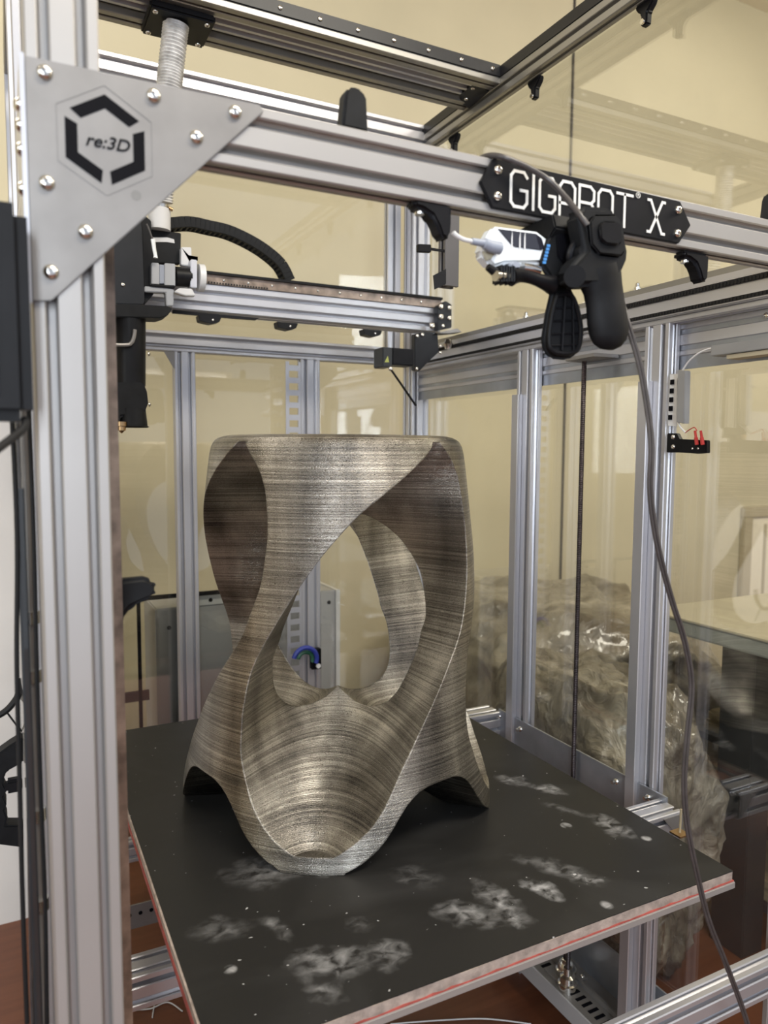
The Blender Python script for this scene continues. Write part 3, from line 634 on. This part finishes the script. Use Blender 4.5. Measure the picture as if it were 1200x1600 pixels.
# slightly ragged board edge under the sheet
mb = MB(); n = 60; fr_ = [(bx0+(bx1-bx0)*i/n, by0+random.uniform(-.0015, .001)) for i in range(n+1)]
mb.prism([(x, y, ZBED-.0155) for x, y in fr_]+[(bx1, by1, ZBED-.0155), (bx0, by1, ZBED-.0155)], (0, 0, .014)); mb.build('insulation_board', M['beige_edge'], BD, 0)
MB().box((bx0-.001, by0-.002, ZBED-.0172), (bx1+.001, by1+.001, ZBED-.0155)).build('red_seal', M['red_seal'], BD, 0)
MB().box((bx0-.002, by0-.004, ZBED-.028), (bx1+.002, by1+.002, ZBED-.0172)).build('aluminium_plate', M['alu_warm'], BD, 30, .001)
MB().box((bx0-.003, by0, ZBED-.012), (bx0, by1, ZBED-.001)).build('side_trim', M['beige_edge'], BD, 0)
MB().box((bx0-.0045, by0, ZBED-.020), (bx0-.002, by1, ZBED-.012)).build('red_seal', M['red_seal'], BD, 0)
XS = 1.084
sp_ = MB().box((XS, .252, ZBED-.115), (XS+.005, .80, ZBED+.004)).build('side_plate', M['sheet'], BD, 30, .0008)
for px, py in ((963, 1221), (1013, 1246), (813, 1139), (780, 1119)):
    c = at(px, py, 'x', XS); g = bolt((XS, c.y, c.z), (-1, 0, 0), .007, sp_); g2 = MB().cyl((XS-.012, c.y, c.z), (XS, c.y, c.z), .004, 10).build('stud', M['bolt'], sp_)
for px, py in ((973, 1211), (1028, 1240), (821, 1133), (788, 1112)):
    c = at(px, py, 'x', XS+.022); mb = MB(); zz_ = ZBED-.003
    lathe(mb, (XS+.007, c.y, zz_), X, [(0, .010), (0, .020), (.003, .022), (.008, .018), (.013, .022), (.016, .020), (.016, .010)], 24); mb.build('wheel', M['rubber'], BD)
xbeam(.3, XS, .215, .272, ZBED-.060, ZBED-.005, A, 'cross_beam', BD); xbeam(.3, XS, .79, .85, ZBED-.06, ZBED-.001, A, 'cross_beam', BD)
MB().prism([(1.035, .212, ZBED-.01), (1.084, .212, ZBED-.01), (1.084, .212, ZBED-.055), (1.076, .212, ZBED-.055)], (0, .004, 0)).build('end_plate', M['plate'], BD, 0)
c = at(1062, 1305, 'z', ZBED-.002)
pn = thing('corner_pin', 'small upright pin on a brass square at the right edge of the bed', 'pin', (c.x, c.y, c.z))
MB().box((c.x-.012, c.y-.012, ZBED), (c.x+.012, c.y+.012, ZBED+.003)).build('base', M['brass'], pn, 0); MB().cyl((c.x, c.y, ZBED+.003), (c.x+.001, c.y, ZBED+.045), .002, 10).build('pin', M['paper'], pn)

# ------------------------------------------------------------------ the printed twisted stool
def lerp_t(tab, x):
    tab = sorted(tab)
    if x <= tab[0][0]: return tab[0][1]
    for (a_, p), (b_, q) in zip(tab, tab[1:]):
        if x <= b_: return p+(q-p)*(x-a_)/(b_-a_)
    return tab[-1][1]
def smooth_t(tab, x, s=.013): return sum(lerp_t(tab, x+d*s)*w_ for d, w_ in ((-2, .1), (-1, .2), (0, .4), (1, .2), (2, .1)))
H = .692
RT = [(0, .296), (.05, .293), (.1, .287), (.15, .280), (.2, .274), (.3, .268), (.4, .264), (.5, .256), (.58, .247), (.64, .240), (.66, .237), (.672, .234), (.682, .229), (.689, .219), (.692, .205)]
PHL = [(.680, 46), (.64, 32), (.60, 19), (.566, 7.7), (.504, -5), (.44, -15), (.358, -26), (.306, -32), (.233, -35), (.171, -35), (.098, -29), (.045, -21), (.034, -16), (.028, -11)]
PHR = [(.680, 47), (.665, 52), (.64, 58), (.60, 62), (.53, 64), (.45, 62), (.36, 54), (.296, 43), (.22, 31), (.15, 21), (.09, 14), (.06, 9), (.045, 5), (.034, 1), (.028, -4)]
TIP = [(.028, .286), (.036, .268), (.06, .232), (.098, .175), (.15, .085), (.2, .01), (.233, -.03), (.306, -.055), (.36, -.068), (.44, -.075), (.5, -.065), (.54, -.03), (.566, .02), (.60, .10), (.64, .17), (.665, .205), (.680, .232)]
f2 = Vector((-FWD.x, -FWD.y, 0)).normalized(); CX, CY = .535, .570
f2 = (Vector((CAM.x-CX, CAM.y-CY, 0))).normalized(); r2 = Vector((-f2.y, f2.x, 0))
def pol(r, deg, h): a_ = math.radians(deg); return f2*(r*math.cos(a_))+r2*(r*math.sin(a_))+Z*h
def loft(rings, flip=False):
    n = len(rings[0]); vs = [p for r in rings for p in r]; fs = [(i*n+j, i*n+(j+1) % n, (i+1)*n+(j+1) % n, (i+1)*n+j) for i in range(len(rings)-1) for j in range(n)]
    fs += [tuple(range(n))[::-1], tuple(range((len(rings)-1)*n, len(rings)*n))]
    me = bpy.data.meshes.new('tmp'); me.from_pydata(vs, [], fs); bm = bmesh.new(); bm.from_mesh(me); bmesh.ops.recalc_face_normals(bm, faces=bm.faces); bm.to_mesh(me); bm.free()
    o = bpy.data.objects.new('tmp', me); col.objects.link(o); return o
hs = [0]+[H*i/70 for i in range(1, 66)]+[.660, .672, .678, .683, .687, .690, .692]; hs = sorted(set(round(h, 4) for h in hs))
body = loft([[pol(smooth_t(RT, h, .004) if h < .66 else lerp_t(RT, h), 360*j/144, h) for j in range(144)] for h in hs])
cut = []
for q4 in range(4):
    rings = []
    for i in range(71):
        h = .028+(.680-.028)*i/70
        R_ = smooth_t(RT, h, .004); L_ = smooth_t(PHL, h)+90*q4; Rr = smooth_t(PHR, h)+90*q4; tp = smooth_t(TIP, h, .02)+(.055 if q4 == 3 else 0)*min(1, max(0, (h-.3)/.1))*min(1, max(0, (.60-h)/.1))
        if q4 == 1: Rr -= 10*math.sin(math.pi*max(0, min(1, (h-.22)/.44)))**.7
        mid = (L_+Rr)/2; ha = max(.4, (Rr-L_)/2)
        xe, ye = R_*math.cos(math.radians(ha)), R_*math.sin(math.radians(ha)); tp = min(tp, xe-.002)
        qx = 1.25+.85*max(0, min(1, (.34-h)/.14))
        ring = [(pol(1, mid-ha, 0)*R_*1.5)+Z*h]
        for k in range(25):
            s = -1+2*k/24; x = tp+(xe-tp)*abs(s)**qx; y = ye*s; v = pol(1, mid, 0)*x+pol(1, mid+90, 0)*y; ring.append(v+Z*h)
        ring.append((pol(1, mid+ha, 0)*R_*1.5)+Z*h)
        rings.append(ring)
    cut.append(loft(rings))
# arches and hollow underneath
ARCH = [(0, .118), (6, .117), (10, .111), (14, .098), (18, .074), (21, .053), (25, .032), (30, .014), (36, 0), (37, -.012)]
nr, na = 22, 144; vs = []; fs = []
for i in range(nr+1):
    r = max(.003, .42*i/nr)
    for j in range(na):
        ph = 360*j/na; a_ = abs(((ph-37+45) % 90)-45)
        h = smooth_t(ARCH, a_, .8); inner = .118*(1-(r/.215)**2)
        inner = max(inner, -.012)
        h = max(h, inner) if r < .215 else h
        vs.append(pol(r, ph, max(h, -.012)))
nt = len(vs)
for i in range(nr+1):
    r = max(.003, .42*i/nr)
    for j in range(na): vs.append(pol(r, 360*j/na, -.05))
for i in range(nr):
    for j in range(na):
        a_, b_ = i*na+j, i*na+(j+1) % na; fs.append((a_, b_, b_+na, a_+na)); fs.append((a_+nt, a_+na+nt, b_+na+nt, b_+nt))
for j in range(na): a_, b_ = nr*na+j, nr*na+(j+1) % na; fs.append((a_, b_, b_+nt, a_+nt))
fs.append(tuple(range(na))); fs.append(tuple(range(nt, nt+na)))
me = bpy.data.meshes.new('tmp'); me.from_pydata(vs, [], fs); bm = bmesh.new(); bm.from_mesh(me); bmesh.ops.recalc_face_normals(bm, faces=bm.faces); bm.to_mesh(me); bm.free()
o = bpy.data.objects.new('tmp', me); col.objects.link(o); cut.append(o)
for k, c in enumerate(cut):
    md = body.modifiers.new('b%d' % k, 'BOOLEAN'); md.operation = 'DIFFERENCE'; md.solver = 'EXACT'; md.object = c
dg = bpy.context.evaluated_depsgraph_get(); me = bpy.data.meshes.new_from_object(body.evaluated_get(dg))
for o in [body]+cut: bpy.data.objects.remove(o)
me.name = 'printed_stool'; me.shade_smooth(); me.set_sharp_from_angle(angle=math.radians(32)); me.materials.clear(); me.materials.append(mat_print())
st = bpy.data.objects.new('printed_stool', me); col.objects.link(st); st.location = (CX, CY, ZBED+.0005)
tag(st, 'printed silvery bronze stool with twisted openwork legs, standing on the black bed', 'stool')
print('STOOL', len(me.vertices))

# ------------------------------------------------------------------ spring clamp, camera, cable
YC = -.055
def cp(x, y, v=YC): return at(x, y, 'y', v)
CL = thing('spring_clamp', 'large black plastic spring clamp gripping the front beam beside the name plate', 'clamp', cp(915, 560))
def slab(pix, v, th, name, mt, bv=.004, par=CL, seg=3): return MB().prism([cp(a_, b_, v) for a_, b_ in pix], (0, th, 0)).build(name, mt, par, 45, bv, seg)
fh = slab([(905, 331), (914, 320), (950, 322), (968, 330), (975, 344), (985, 392), (984, 404), (970, 436), (955, 446), (900, 447), (890, 430), (897, 411), (916, 390), (908, 350)], -.066, .028, 'front_jaw', M['black_matt'], .006)
mb = MB(); hp_ = [(934, 418, .030), (938, 436, .0300), (942, 452, .0275), (946, 475, .0270), (949, 500, .0285), (952, 520, .0280), (953, 534, .0235), (954, 543, .015), (954, 547, .004)]
mb.tube([cp(x, y, -.052) for x, y, q in hp_], 0, 28, [q for x, y, q in hp_]); mb.v = [Vector((p.x, -.052+(p.y+.052)*.55, p.z)) for p in mb.v]
mb.build('front_handle', M['black_matt'], CL, 60)
slab([(921, 345), (930, 334), (966, 334), (976, 348), (980, 390), (972, 402), (937, 398), (924, 382)], -.070, .006, 'pad', M['black_matt'], .003)
slab([(937, 351), (944, 344), (966, 345), (972, 351), (975, 376), (968, 384), (948, 382), (939, 374)], -.074, .005, 'push_button', M['black'], .003)
bh = slab([(858, 372), (866, 362), (880, 358), (905, 366), (918, 380), (915, 410), (900, 428), (893, 445), (905, 470), (914, 500), (914, 530), (905, 552), (890, 562), (865, 560), (853, 548), (850, 530), (856, 490), (864, 455), (858, 430), (846, 412)], -.030, .010, 'back_handle', M['black_matt'], .004)
mb = MB()   # raised rim and ribs inside the back handle
rim = [cp(x, y, -.032) for x, y in ((870, 462), (893, 462), (906, 500), (907, 530), (898, 550), (866, 550), (858, 532), (862, 495), (870, 462))]
mb.tube(spline(rim, 5), .0028, 8)
for yy in (480, 500, 520, 538): mb.tube([cp(861, yy+2, -.031), cp(905, yy, -.031)], .0012, 6)
mb.tube([cp(883, 462, -.032), cp(878, 548, -.032)], .0016, 6).tube([cp(895, 465, -.032), cp(896, 548, -.032)], .0012, 6)
mb.build('handle_rib', M['black'], CL, 40)
MB().cyl(cp(898, 432, -.070), cp(898, 432, -.020), .012, 24).build('pivot', M['black'], CL)
slab([(870, 368), (884, 362), (905, 378), (902, 402), (886, 418), (872, 400)], -.032, .004, 'recess', M['ink'], .001)
mb = MB(); mb.tube(spline([cp(905, 372, -.045), cp(893, 388, -.048), cp(890, 405, -.045), cp(900, 415, -.04)], 6), .004, 8); mb.build('spring', M['black_metal'], CL)
# jaws closing around the beam
MB().prism([(cp(885, 360).x, -.036, 1.575), (cp(885, 360).x, -.030, 1.592), (cp(885, 360).x, .036, 1.590), (cp(885, 360).x, .036, 1.580), (cp(885, 360).x, -.025, 1.565)], (.05, 0, 0)).build('lower_jaw', M['black_matt'], CL, 40, .002)
mb = MB(); a_ = cp(852.5, 411, -.0312)
for k in range(6): mb.obox(cp(850.5+k*1.3, 410-k*5.2, -.0312), RGT, Y, UPV, .0018, .0004, .0015)
mb.build('blue_lettering', mat('blue_print', (.02, .20, .55), .4), CL, 0)
# mount arm
AR = thing('mount_arm', 'black jointed mount arm with thumb screw under the white camera', 'mount', cp(810, 440, -.02))
mb = MB(); mb.tube(spline([cp(862, 445, -.028), cp(848, 440, -.03), cp(830, 434, -.03), (cp(812, 430, -.03)), cp(798, 432, -.03)], 5), 0, 14, [.011-.004*math.sin(math.pi*i/20) for i in range(21)]); mb.build('arm', M['black'], AR)
for x in (779, 787, 795): MB().obox(cp(x, 430, -.03), RGT, Y, UPV, .0022, .010, .0105).build('hinge_plate', M['black'], AR, 40, .002)
MB().tube([cp(774, 431, -.035), cp(804, 434, -.03)], .006, 12).build('thumb_screw', M['bolt'], AR)
MB().tube([cp(762, 417, -.03), cp(776, 427, -.03)], 0, 10, [.004, .0055]).build('thumb_knob', M['black'], AR)
slab([(795, 412), (803, 407), (815, 409), (814, 420), (800, 421)], -.036, .02, 'screw_cap', M['grey_plug'], .002, AR)
MB().tube([cp(816, 418, -.03), cp(830, 420, -.03), cp(842, 424, -.03)], .0055, 12).build('thumb_screw', M['bolt'], AR)
# white camera
WC = thing('white_camera', 'small white camera box with dark screen, mounted beside the black clamp', 'camera', cp(805, 430, -.02))
slab([(772, 352), (842, 361), (862, 376), (862, 412), (790, 413), (772, 419), (752, 396), (758, 378)], -.024, .020, 'body', M['white'], .0045, WC, 3)
slab([(778, 357), (838, 365), (847, 372), (851, 386), (847, 391), (806, 386), (800, 383)], -.0252, .002, 'screen', M['screen'], .0006, WC)
slab([(754, 392), (774, 396), (768, 404), (760, 408)], -.0252, .002, 'port_cover', M['table'], .0008, WC)
sc_ = WC.children[1]
for x in (799, 811.5, 819): MB().obox(cp(x+.8, 375, -.0254), RGT, Y, UPV, .0007, .0003, .0105).build('screen_line', M['cup'], sc_, 0)
MB().tube([cp(781, 388, -.03), cp(766, 385, -.03), cp(757, 380, -.03), cp(755, 380, -.03), cp(737, 377, -.03)], 0, 14, [.007, .0068, .0060, .0042, .0036]).build('usb_plug', M['grey_plug'], WC)
wire('white_lead', None, None, [cp(737, 377, -.03), cp(724, 374, -.03), cp(713, 368, -.03), cp(708, 363, -.03)], .0025, M['cup'], parent=WC)
# long camera cable
yc = -.085
top = [cp(752, 247, .02), cp(768, 243, .0), cp(790, 247, -.015), cp(825, 262, -.02), cp(858, 282, -.025), (cp(885, 310, -.04)), cp(905, 335, -.06), cp(918, 352, -.066)]
mb = MB(); mb.tube(spline(top, 8), .0034, 10); tag(mb.build('camera_cable', M['cable']), 'dark cable looping over the name plate into the clamp', 'cable')
low = [cp(966, 452, -.03), cp(982, 510, -.05), cp(1000, 572, -.06), cp(1012, 640, -.07), cp(1018, 700, -.08), cp(1016, 762, -.08), cp(1022, 820, -.08), cp(1034, 880, -.08), cp(1052, 945, -.08), cp(1068, 995, -.08), cp(1079, 1050, -.08), cp(1080, 1090, -.08), cp(1074, 1150, -.08), cp(1069, 1220, -.08), cp(1074, 1290, -.08), cp(1090, 1370, -.08), cp(1108, 1440, -.08), cp(1132, 1500, -.08), cp(1160, 1575, -.08), cp(1180, 1640, -.08)]
hc_ = thing('hanging_cable', 'thin grey brown double cable hanging from the clamp past the bed corner', 'cable', low[-1])
for s_ in (-1, 1):
    mb = MB(); mb.tube([p+RGT*(.0019*s_) for p in spline(low, 8)], .0020, 8); mb.build('strand', M['cable'], hc_)

# ------------------------------------------------------------------ behind the printer
EC = thing('control_cabinet', 'low grey enamel control cabinet behind the printer', 'cabinet', (.55, 1.42, 0))
cxa, cxb, czt = .335, .80, .87
MB().box((cxa, 1.40, 0), (cxb, 1.60, czt)).build('body', M['cabinet'], EC, 30, .004)
MB().box((cxa+.004, 1.392, .02), (cxb-.10, 1.40, czt-.02)).build('door', M['cabinet'], EC, 30, .003)
MB().box((cxa+.08, 1.396, czt), (cxb-.15, 1.44, czt+.028)).build('top_rail', M['cup'], EC, 0)
for x_ in (.365, .40, .44, .48, .52, .56): MB().cyl((x_+.05, 1.395, czt+.014), (x_+.05, 1.3965, czt+.014), .006, 12).build('hole', M['ink'], EC)
for x_ in (cxa+.035, .68): bolt((x_, 1.392, czt-.055), (0, -1, 0), .006, EC, 'dark_leg')
c = at(514, 941, 'y', 1.40)
EC2 = thing('narrow_cabinet', 'narrow pale grey cabinet seen through the stool opening', 'cabinet', (.88, 1.42, 0))
xa_, xb_ = at(500, 925, 'y', 1.40).x, at(524, 925, 'y', 1.40).x
MB().box((xa_, 1.40, 0), (xb_, 1.55, at(512, 923, 'y', 1.40).z)).build('body', M['cabinet'], EC2, 30, .003); bolt((c.x, 1.40, c.z), (0, -1, 0), .006, EC2, 'dark_leg')
MB().box((xb_, 1.395, 0), (xb_+.014, 1.56, at(530, 921, 'y', 1.40).z)).build('edge', M['cup'], EC2, 0)
# coiled cables beside the slotted duct
for k, (mt, lb) in enumerate((('blue', 'blue cable loop behind the stool'), ('green', 'green cable loop behind the stool'))):
    mb = MB(); cc = at(477, 1031, 'y', 1.27+.01*k); rr = .036-.012*k
    mb.tube([cc+Vector((math.cos(a_*.1)*rr, 0, math.sin(a_*.1)*rr)) for a_ in range(-4, 30)], .007, 8); tag(mb.build('cable_loop', M[mt]), lb, 'cable')
cc = at(495, 1030, 'y', 1.28)
jb_ = thing('junction_block', 'small dark block with round terminal behind the stool', 'connector', cc); MB().box((cc.x-.014, 1.28, cc.z-.03), (cc.x+.014, 1.30, cc.z+.03)).build('block', M['ink'], jb_, 0); MB().cyl((cc.x+.004, 1.275, cc.z-.02), (cc.x+.004, 1.28, cc.z-.02), .007).build('terminal', M['cup'], jb_)
# dark framed panel at lower left
fp = thing('dark_edged_panel', 'clear panel with black edges behind the left post', 'panel', (.3, 1.385, .4))
c = at(216, 932, 'y', 1.385)
MB().box((c.x-.0045, 1.380, .3), (c.x+.0045, 1.390, c.z)).build('edge', M['ink'], fp, 0); MB().box((.06, 1.380, c.z-.012), (.60, 1.386, c.z)).build('edge', M['ink'], fp, 0)
MB().box((.22, 1.3825, .3), (.60, 1.3855, c.z-.012)).build('pane', M['glass'], fp, 0)
c = at(190, 1092, 'y', 1.40); MB().box((.08, 1.40, c.z-.014), (c.x+.075, 1.41, c.z+.014)).build('cross_bar', M['ink'], fp, 0)
# small bracket and short profile hanging near the rear right corner
sp2 = thing('hanging_profile', 'short dark profile with black flag bracket behind the front beam', 'profile', at(705, 450, 'y', .6))
a_ = at(697, 335, 'y', .60); b_ = at(717, 448, 'y', .60)
MB().profile(((a_.x+b_.x)/2, .615, b_.z), Z, X, Y, a_.z-b_.z+.03, b_.x-a_.x, .03, (), (0,)).build('profile', mat('dark_anodised_profile', (.13, .125, .13), .45, .5), sp2, 30)
MB().prism([at(x, y, 'y', .60) for x, y in ((678, 430), (697, 420), (697, 443), (680, 452))], (0, .004, 0)).build('flag', M['black_metal'], sp2, 0)
MB().prism([at(x, y, 'y', .60) for x, y in ((654, 381), (674, 382), (674, 394), (654, 393))], (0, .01, 0)).build('tab', M['black'], sp2, 30, .001)
MB().box((at(674, 388, 'y', .6).x, .604, at(674, 390, 'y', .6).z), (a_.x, .607, at(674, 386, 'y', .6).z)).build('stem', M['black'], sp2, 0)
# lit tube lamp on the far side of the room, seen only as a reflection in the rear panel
TL = thing('tube_lamp', 'lit white tube lamp across the room, mirrored in the rear panel', 'lamp', (1.5, -4.0, 1.99))
mb = MB(); mb.tube([(1.0, -4.0, 2.0), (2.0, -4.0, 2.0)], .028, 12); mb.build('tube', M['lamp'], TL); MB().box((.95, -4.08, 2.04), (2.05, -4.02, 2.09)).build('housing', M['cup'], TL, 0)

# ------------------------------------------------------------------ right of the printer
TB = thing('work_table', 'beige topped work table with thick grey edge, right of the printer', 'table', (2.0, .3, 0))
xt, yt, zt_ = 1.59, .81, .87
MB().box((xt, -.7, zt_-.047), (3.0, yt, zt_-.004)).build('apron', M['table_edge'], TB, 30, .006)
MB().box((xt-.004, -.7, zt_-.006), (3.0, yt, zt_)).build('table_top', M['table'], TB, 30, .002)
lg = at(1160, 1300, 'x', 1.50)
MB().box((1.64, .48, 0), (1.72, .58, zt_-.047)).build('leg', M['dark_leg'], TB, 30, .003)
MB().box((1.64, -.6, 0), (1.72, -.53, zt_-.047)).build('leg', M['dark_leg'], TB, 30, .003); MB().box((2.8, .7, 0), (2.88, .78, zt_-.047)).build('leg', M['dark_leg'], TB, 30, .003)
for z_ in (.10, .30, .50): MB().box((1.73, -.6, z_), (2.6, .74, z_+.02)).build('shelf', M['shelf'], TB, 0)
MB().box((2.1, -.6, 0), (2.12, .74, .80)).build('back_board', M['shelf'], TB, 0)
k = 0
lay = [('topmost folded beige sheet on the upper table shelf', .553), ('folded beige sheet lying directly on the upper table shelf', .52), ('top beige pad of the middle shelf stack', .386), ('middle beige pad of the middle shelf stack', .353), ('bottom beige pad of the middle shelf stack', .32), ('lower beige pad on the lowest shelf', .12), ('upper beige pad on the lowest shelf', .153)]
for i, (lb, z_) in enumerate(lay):
    tag(MB().box((1.735+random.uniform(0, .02), .1+random.uniform(0, .05), z_), (2.08, .66+random.uniform(0, .07), z_+.032)).build('folded_sheet', M['paper'], None, 30, .008), lb, 'sheet', 'folded sheets on the table shelves')
# big wrapped bundle
bm = bmesh.new(); bmesh.ops.create_icosphere(bm, subdivisions=6, radius=1)
for v in bm.verts:
    p = v.co.copy(); q = Vector((max(-1, min(1, p.x*1.35)), max(-1, min(1, p.y*1.3)), max(-1, min(1, p.z*1.25))))
    d = noise.fractal(p*2.4, .9, 2.1, 5)*.10 + noise.ridged_multi_fractal(p*3.1+Vector((4, 1, 2)), .9, 2, 4, .9, 2)*.035
    v.co = Vector((q.x*.36, q.y*.52, q.z*.37))*(1+d)
me = bpy.data.meshes.new('wrapped_bundle'); bm.to_mesh(me); bm.free(); me.shade_smooth(); me.materials.append(M['wrap'])
wb = bpy.data.objects.new('wrapped_bundle', me); col.objects.link(wb); wb.location = (1.78, 1.42, .40); wb.scale = (1.2, .88, 1.02)
tag(wb, 'big bundle wrapped in crumpled clear film on the floor behind the table', 'bundle')
wb2 = wb.copy(); col.objects.link(wb2); wb2.location = (1.40, .80, .36); wb2.scale = (.44, .60, .92); wb2.rotation_euler = (0, 0, 0); wb2['label'] = 'smaller upright film wrapped bundle standing between side panel and table leg'
c = at(880, 1095, 'x', 1.34); lathe(m_ := MB(), c-Z*.01, Z, [(0, .004), (.004, .013), (.012, .014), (.02, .008), (.024, .002)]); tag(m_.build('blue_cap', M['blue']), 'small blue cap lying on the wrapped bundle', 'cap')
# ------------------------------------------------------------------ left of the printer
DB = thing('touch_screen_box', 'black upright screen housing on the left front post', 'control box', (-.04, -.04, 1.34))
za, zb2 = at(50, 332, 'y', -.02).z, at(50, 660, 'y', -.02).z
MB().box((-.10, -.05, zb2), (-.0035, -.006, za)).build('housing', M['black'], DB, 30, .010, 4)
MB().box((-.085, -.053, zb2+.02), (-.028, -.049, za-.02)).build('screen', M['screen'], DB, 30, .001)
wire('screen_cable', 'thick black cable leaving the bottom of the screen housing', 'cable', [(-.010, -.03, zb2+.002), (-.012, -.04, zb2-.006), (-.030, -.06, zb2-.022), (-.06, -.09, zb2-.045)], .0035, M['rubber'])
# side cables and rods left of the post
defs = [((22, 660), (40, 1600), .10, .0024), ((30, 660), (48, 1600), .14, .0016), ((36, 660), (56, 1600), .2, .0022), ((43, 660), (62, 1600), .24, .0016), ((49, 660), (72, 1600), .08, .0022)]
CB = []
for i, ((ax_, ay_), (bx_, by_), dy, r) in enumerate(defs):
    a_ = at(ax_, ay_, 'y', dy); b_ = at(bx_, by_, 'y', dy); a_.z += .02
    pts_ = [a_.lerp(b_, t_)+Vector((random.uniform(-.002, .002), 0, 0)) for t_ in (0, .2, .4, .6, .8, 1)]
    wire('side_cable', ['leftmost upright black cable beside the left post', 'thin second upright cable beside the left post', 'middle upright cable beside the left post', 'thin fourth upright cable beside the left post', 'dark cable closest to the left post'][i], 'cable', pts_, r, M['cable'] if i in (1, 3) else M['rubber'], 'cables beside the left post')
a_ = at(38, 700, 'y', .16); b_ = at(68, 1600, 'y', .16)
rod = thing('side_rod', 'grey steel rod with collars beside the left post', 'rod', b_)
MB().tube([a_+Z*.05, b_], .0065, 12).build('rod', M['plate'], rod)
for t_ in (.28, .38, .62, .78): p_ = a_.lerp(b_, t_); MB().tube([p_-Z*.007, p_+Z*.007], .010, 14).build('collar', M['bolt'], rod)
a_ = at(44, 1300, 'y', .3)
ps = thing('acrylic_side_edge', 'smoky clear panel edge along the left side', 'panel', (-.012, .3, .1)); MB().box((-.016, .06, .1), (-.012, 1.3, 1.55)).build('pane', M['glass'], ps, 0)
MB().box((-.018, .10, .1), (-.010, .106, 1.28)).build('edge', M['dark_leg'], ps, 0)
# pale board and black handle farther left
tag(MB().box((-1.6, 1.50, 0), (-.01, 1.53, 1.50)).build('white_board', M['whitewall'], None, 0), 'tall white board leaning at the left behind the printer', 'board')
hd = thing('black_bracket_handle', 'black notched bracket handle at the left picture edge', 'bracket', at(10, 1330, 'y', .9))
pix = [(-20, 1190), (15, 1165), (36, 1152), (36, 1192), (12, 1205), (7, 1212), (6, 1225), (11, 1235), (6, 1245), (11, 1256), (7, 1266), (12, 1278), (9, 1290), (36, 1290), (36, 1325), (-20, 1318)]
MB().prism([at(x, y, 'y', .9) for x, y in pix], (0, .04, 0)).build('bracket', M['black_matt'], hd, 40, .003)
MB().obox(at(21, 1226, 'y', .9), X, Y, Z, .016, .012, .014).build('knob', M['black'], hd, 40, .006, 2)
wire('curved_cable', 'thick dark cable curving in at the left picture edge', 'cable', [at(x, y, 'y', 1.0) for x, y in ((-30, 1122), (-8, 1120), (10, 1110), (24, 1094), (32, 1078), (34, 1060))], .007, M['rubber'])
wire('thin_lead', 'thin dark lead slanting below the thick curved cable', 'cable', [at(x, y, 'y', 1.0) for x, y in ((10, 1112), (22, 1128), (34, 1143))], .002, M['rubber'])
tag(MB().box((-.16, .25, 0), (-.095, .29, .62)).build('floor_stand', M['dark_leg'], None, 0, .003), 'dark upright stand at the lower left picture edge', 'stand')
# loose filament strings on the floor below the left beam
for i, (lb, pix) in enumerate((('long curled filament string on the floor', [(205, 1578), (235, 1576), (262, 1566), (285, 1580)]), ('short upright filament string on the floor', [(238, 1590), (241, 1570), (243, 1555)]), ('pale curved filament string on the floor below the bed', [(610, 1600), (690, 1594), (760, 1592), (830, 1600)]))):
    wire('filament_string', lb, 'string', [at(x, y, 'z', .004) for x, y in pix], .0016, M['cup'], 'filament strings on the floor')
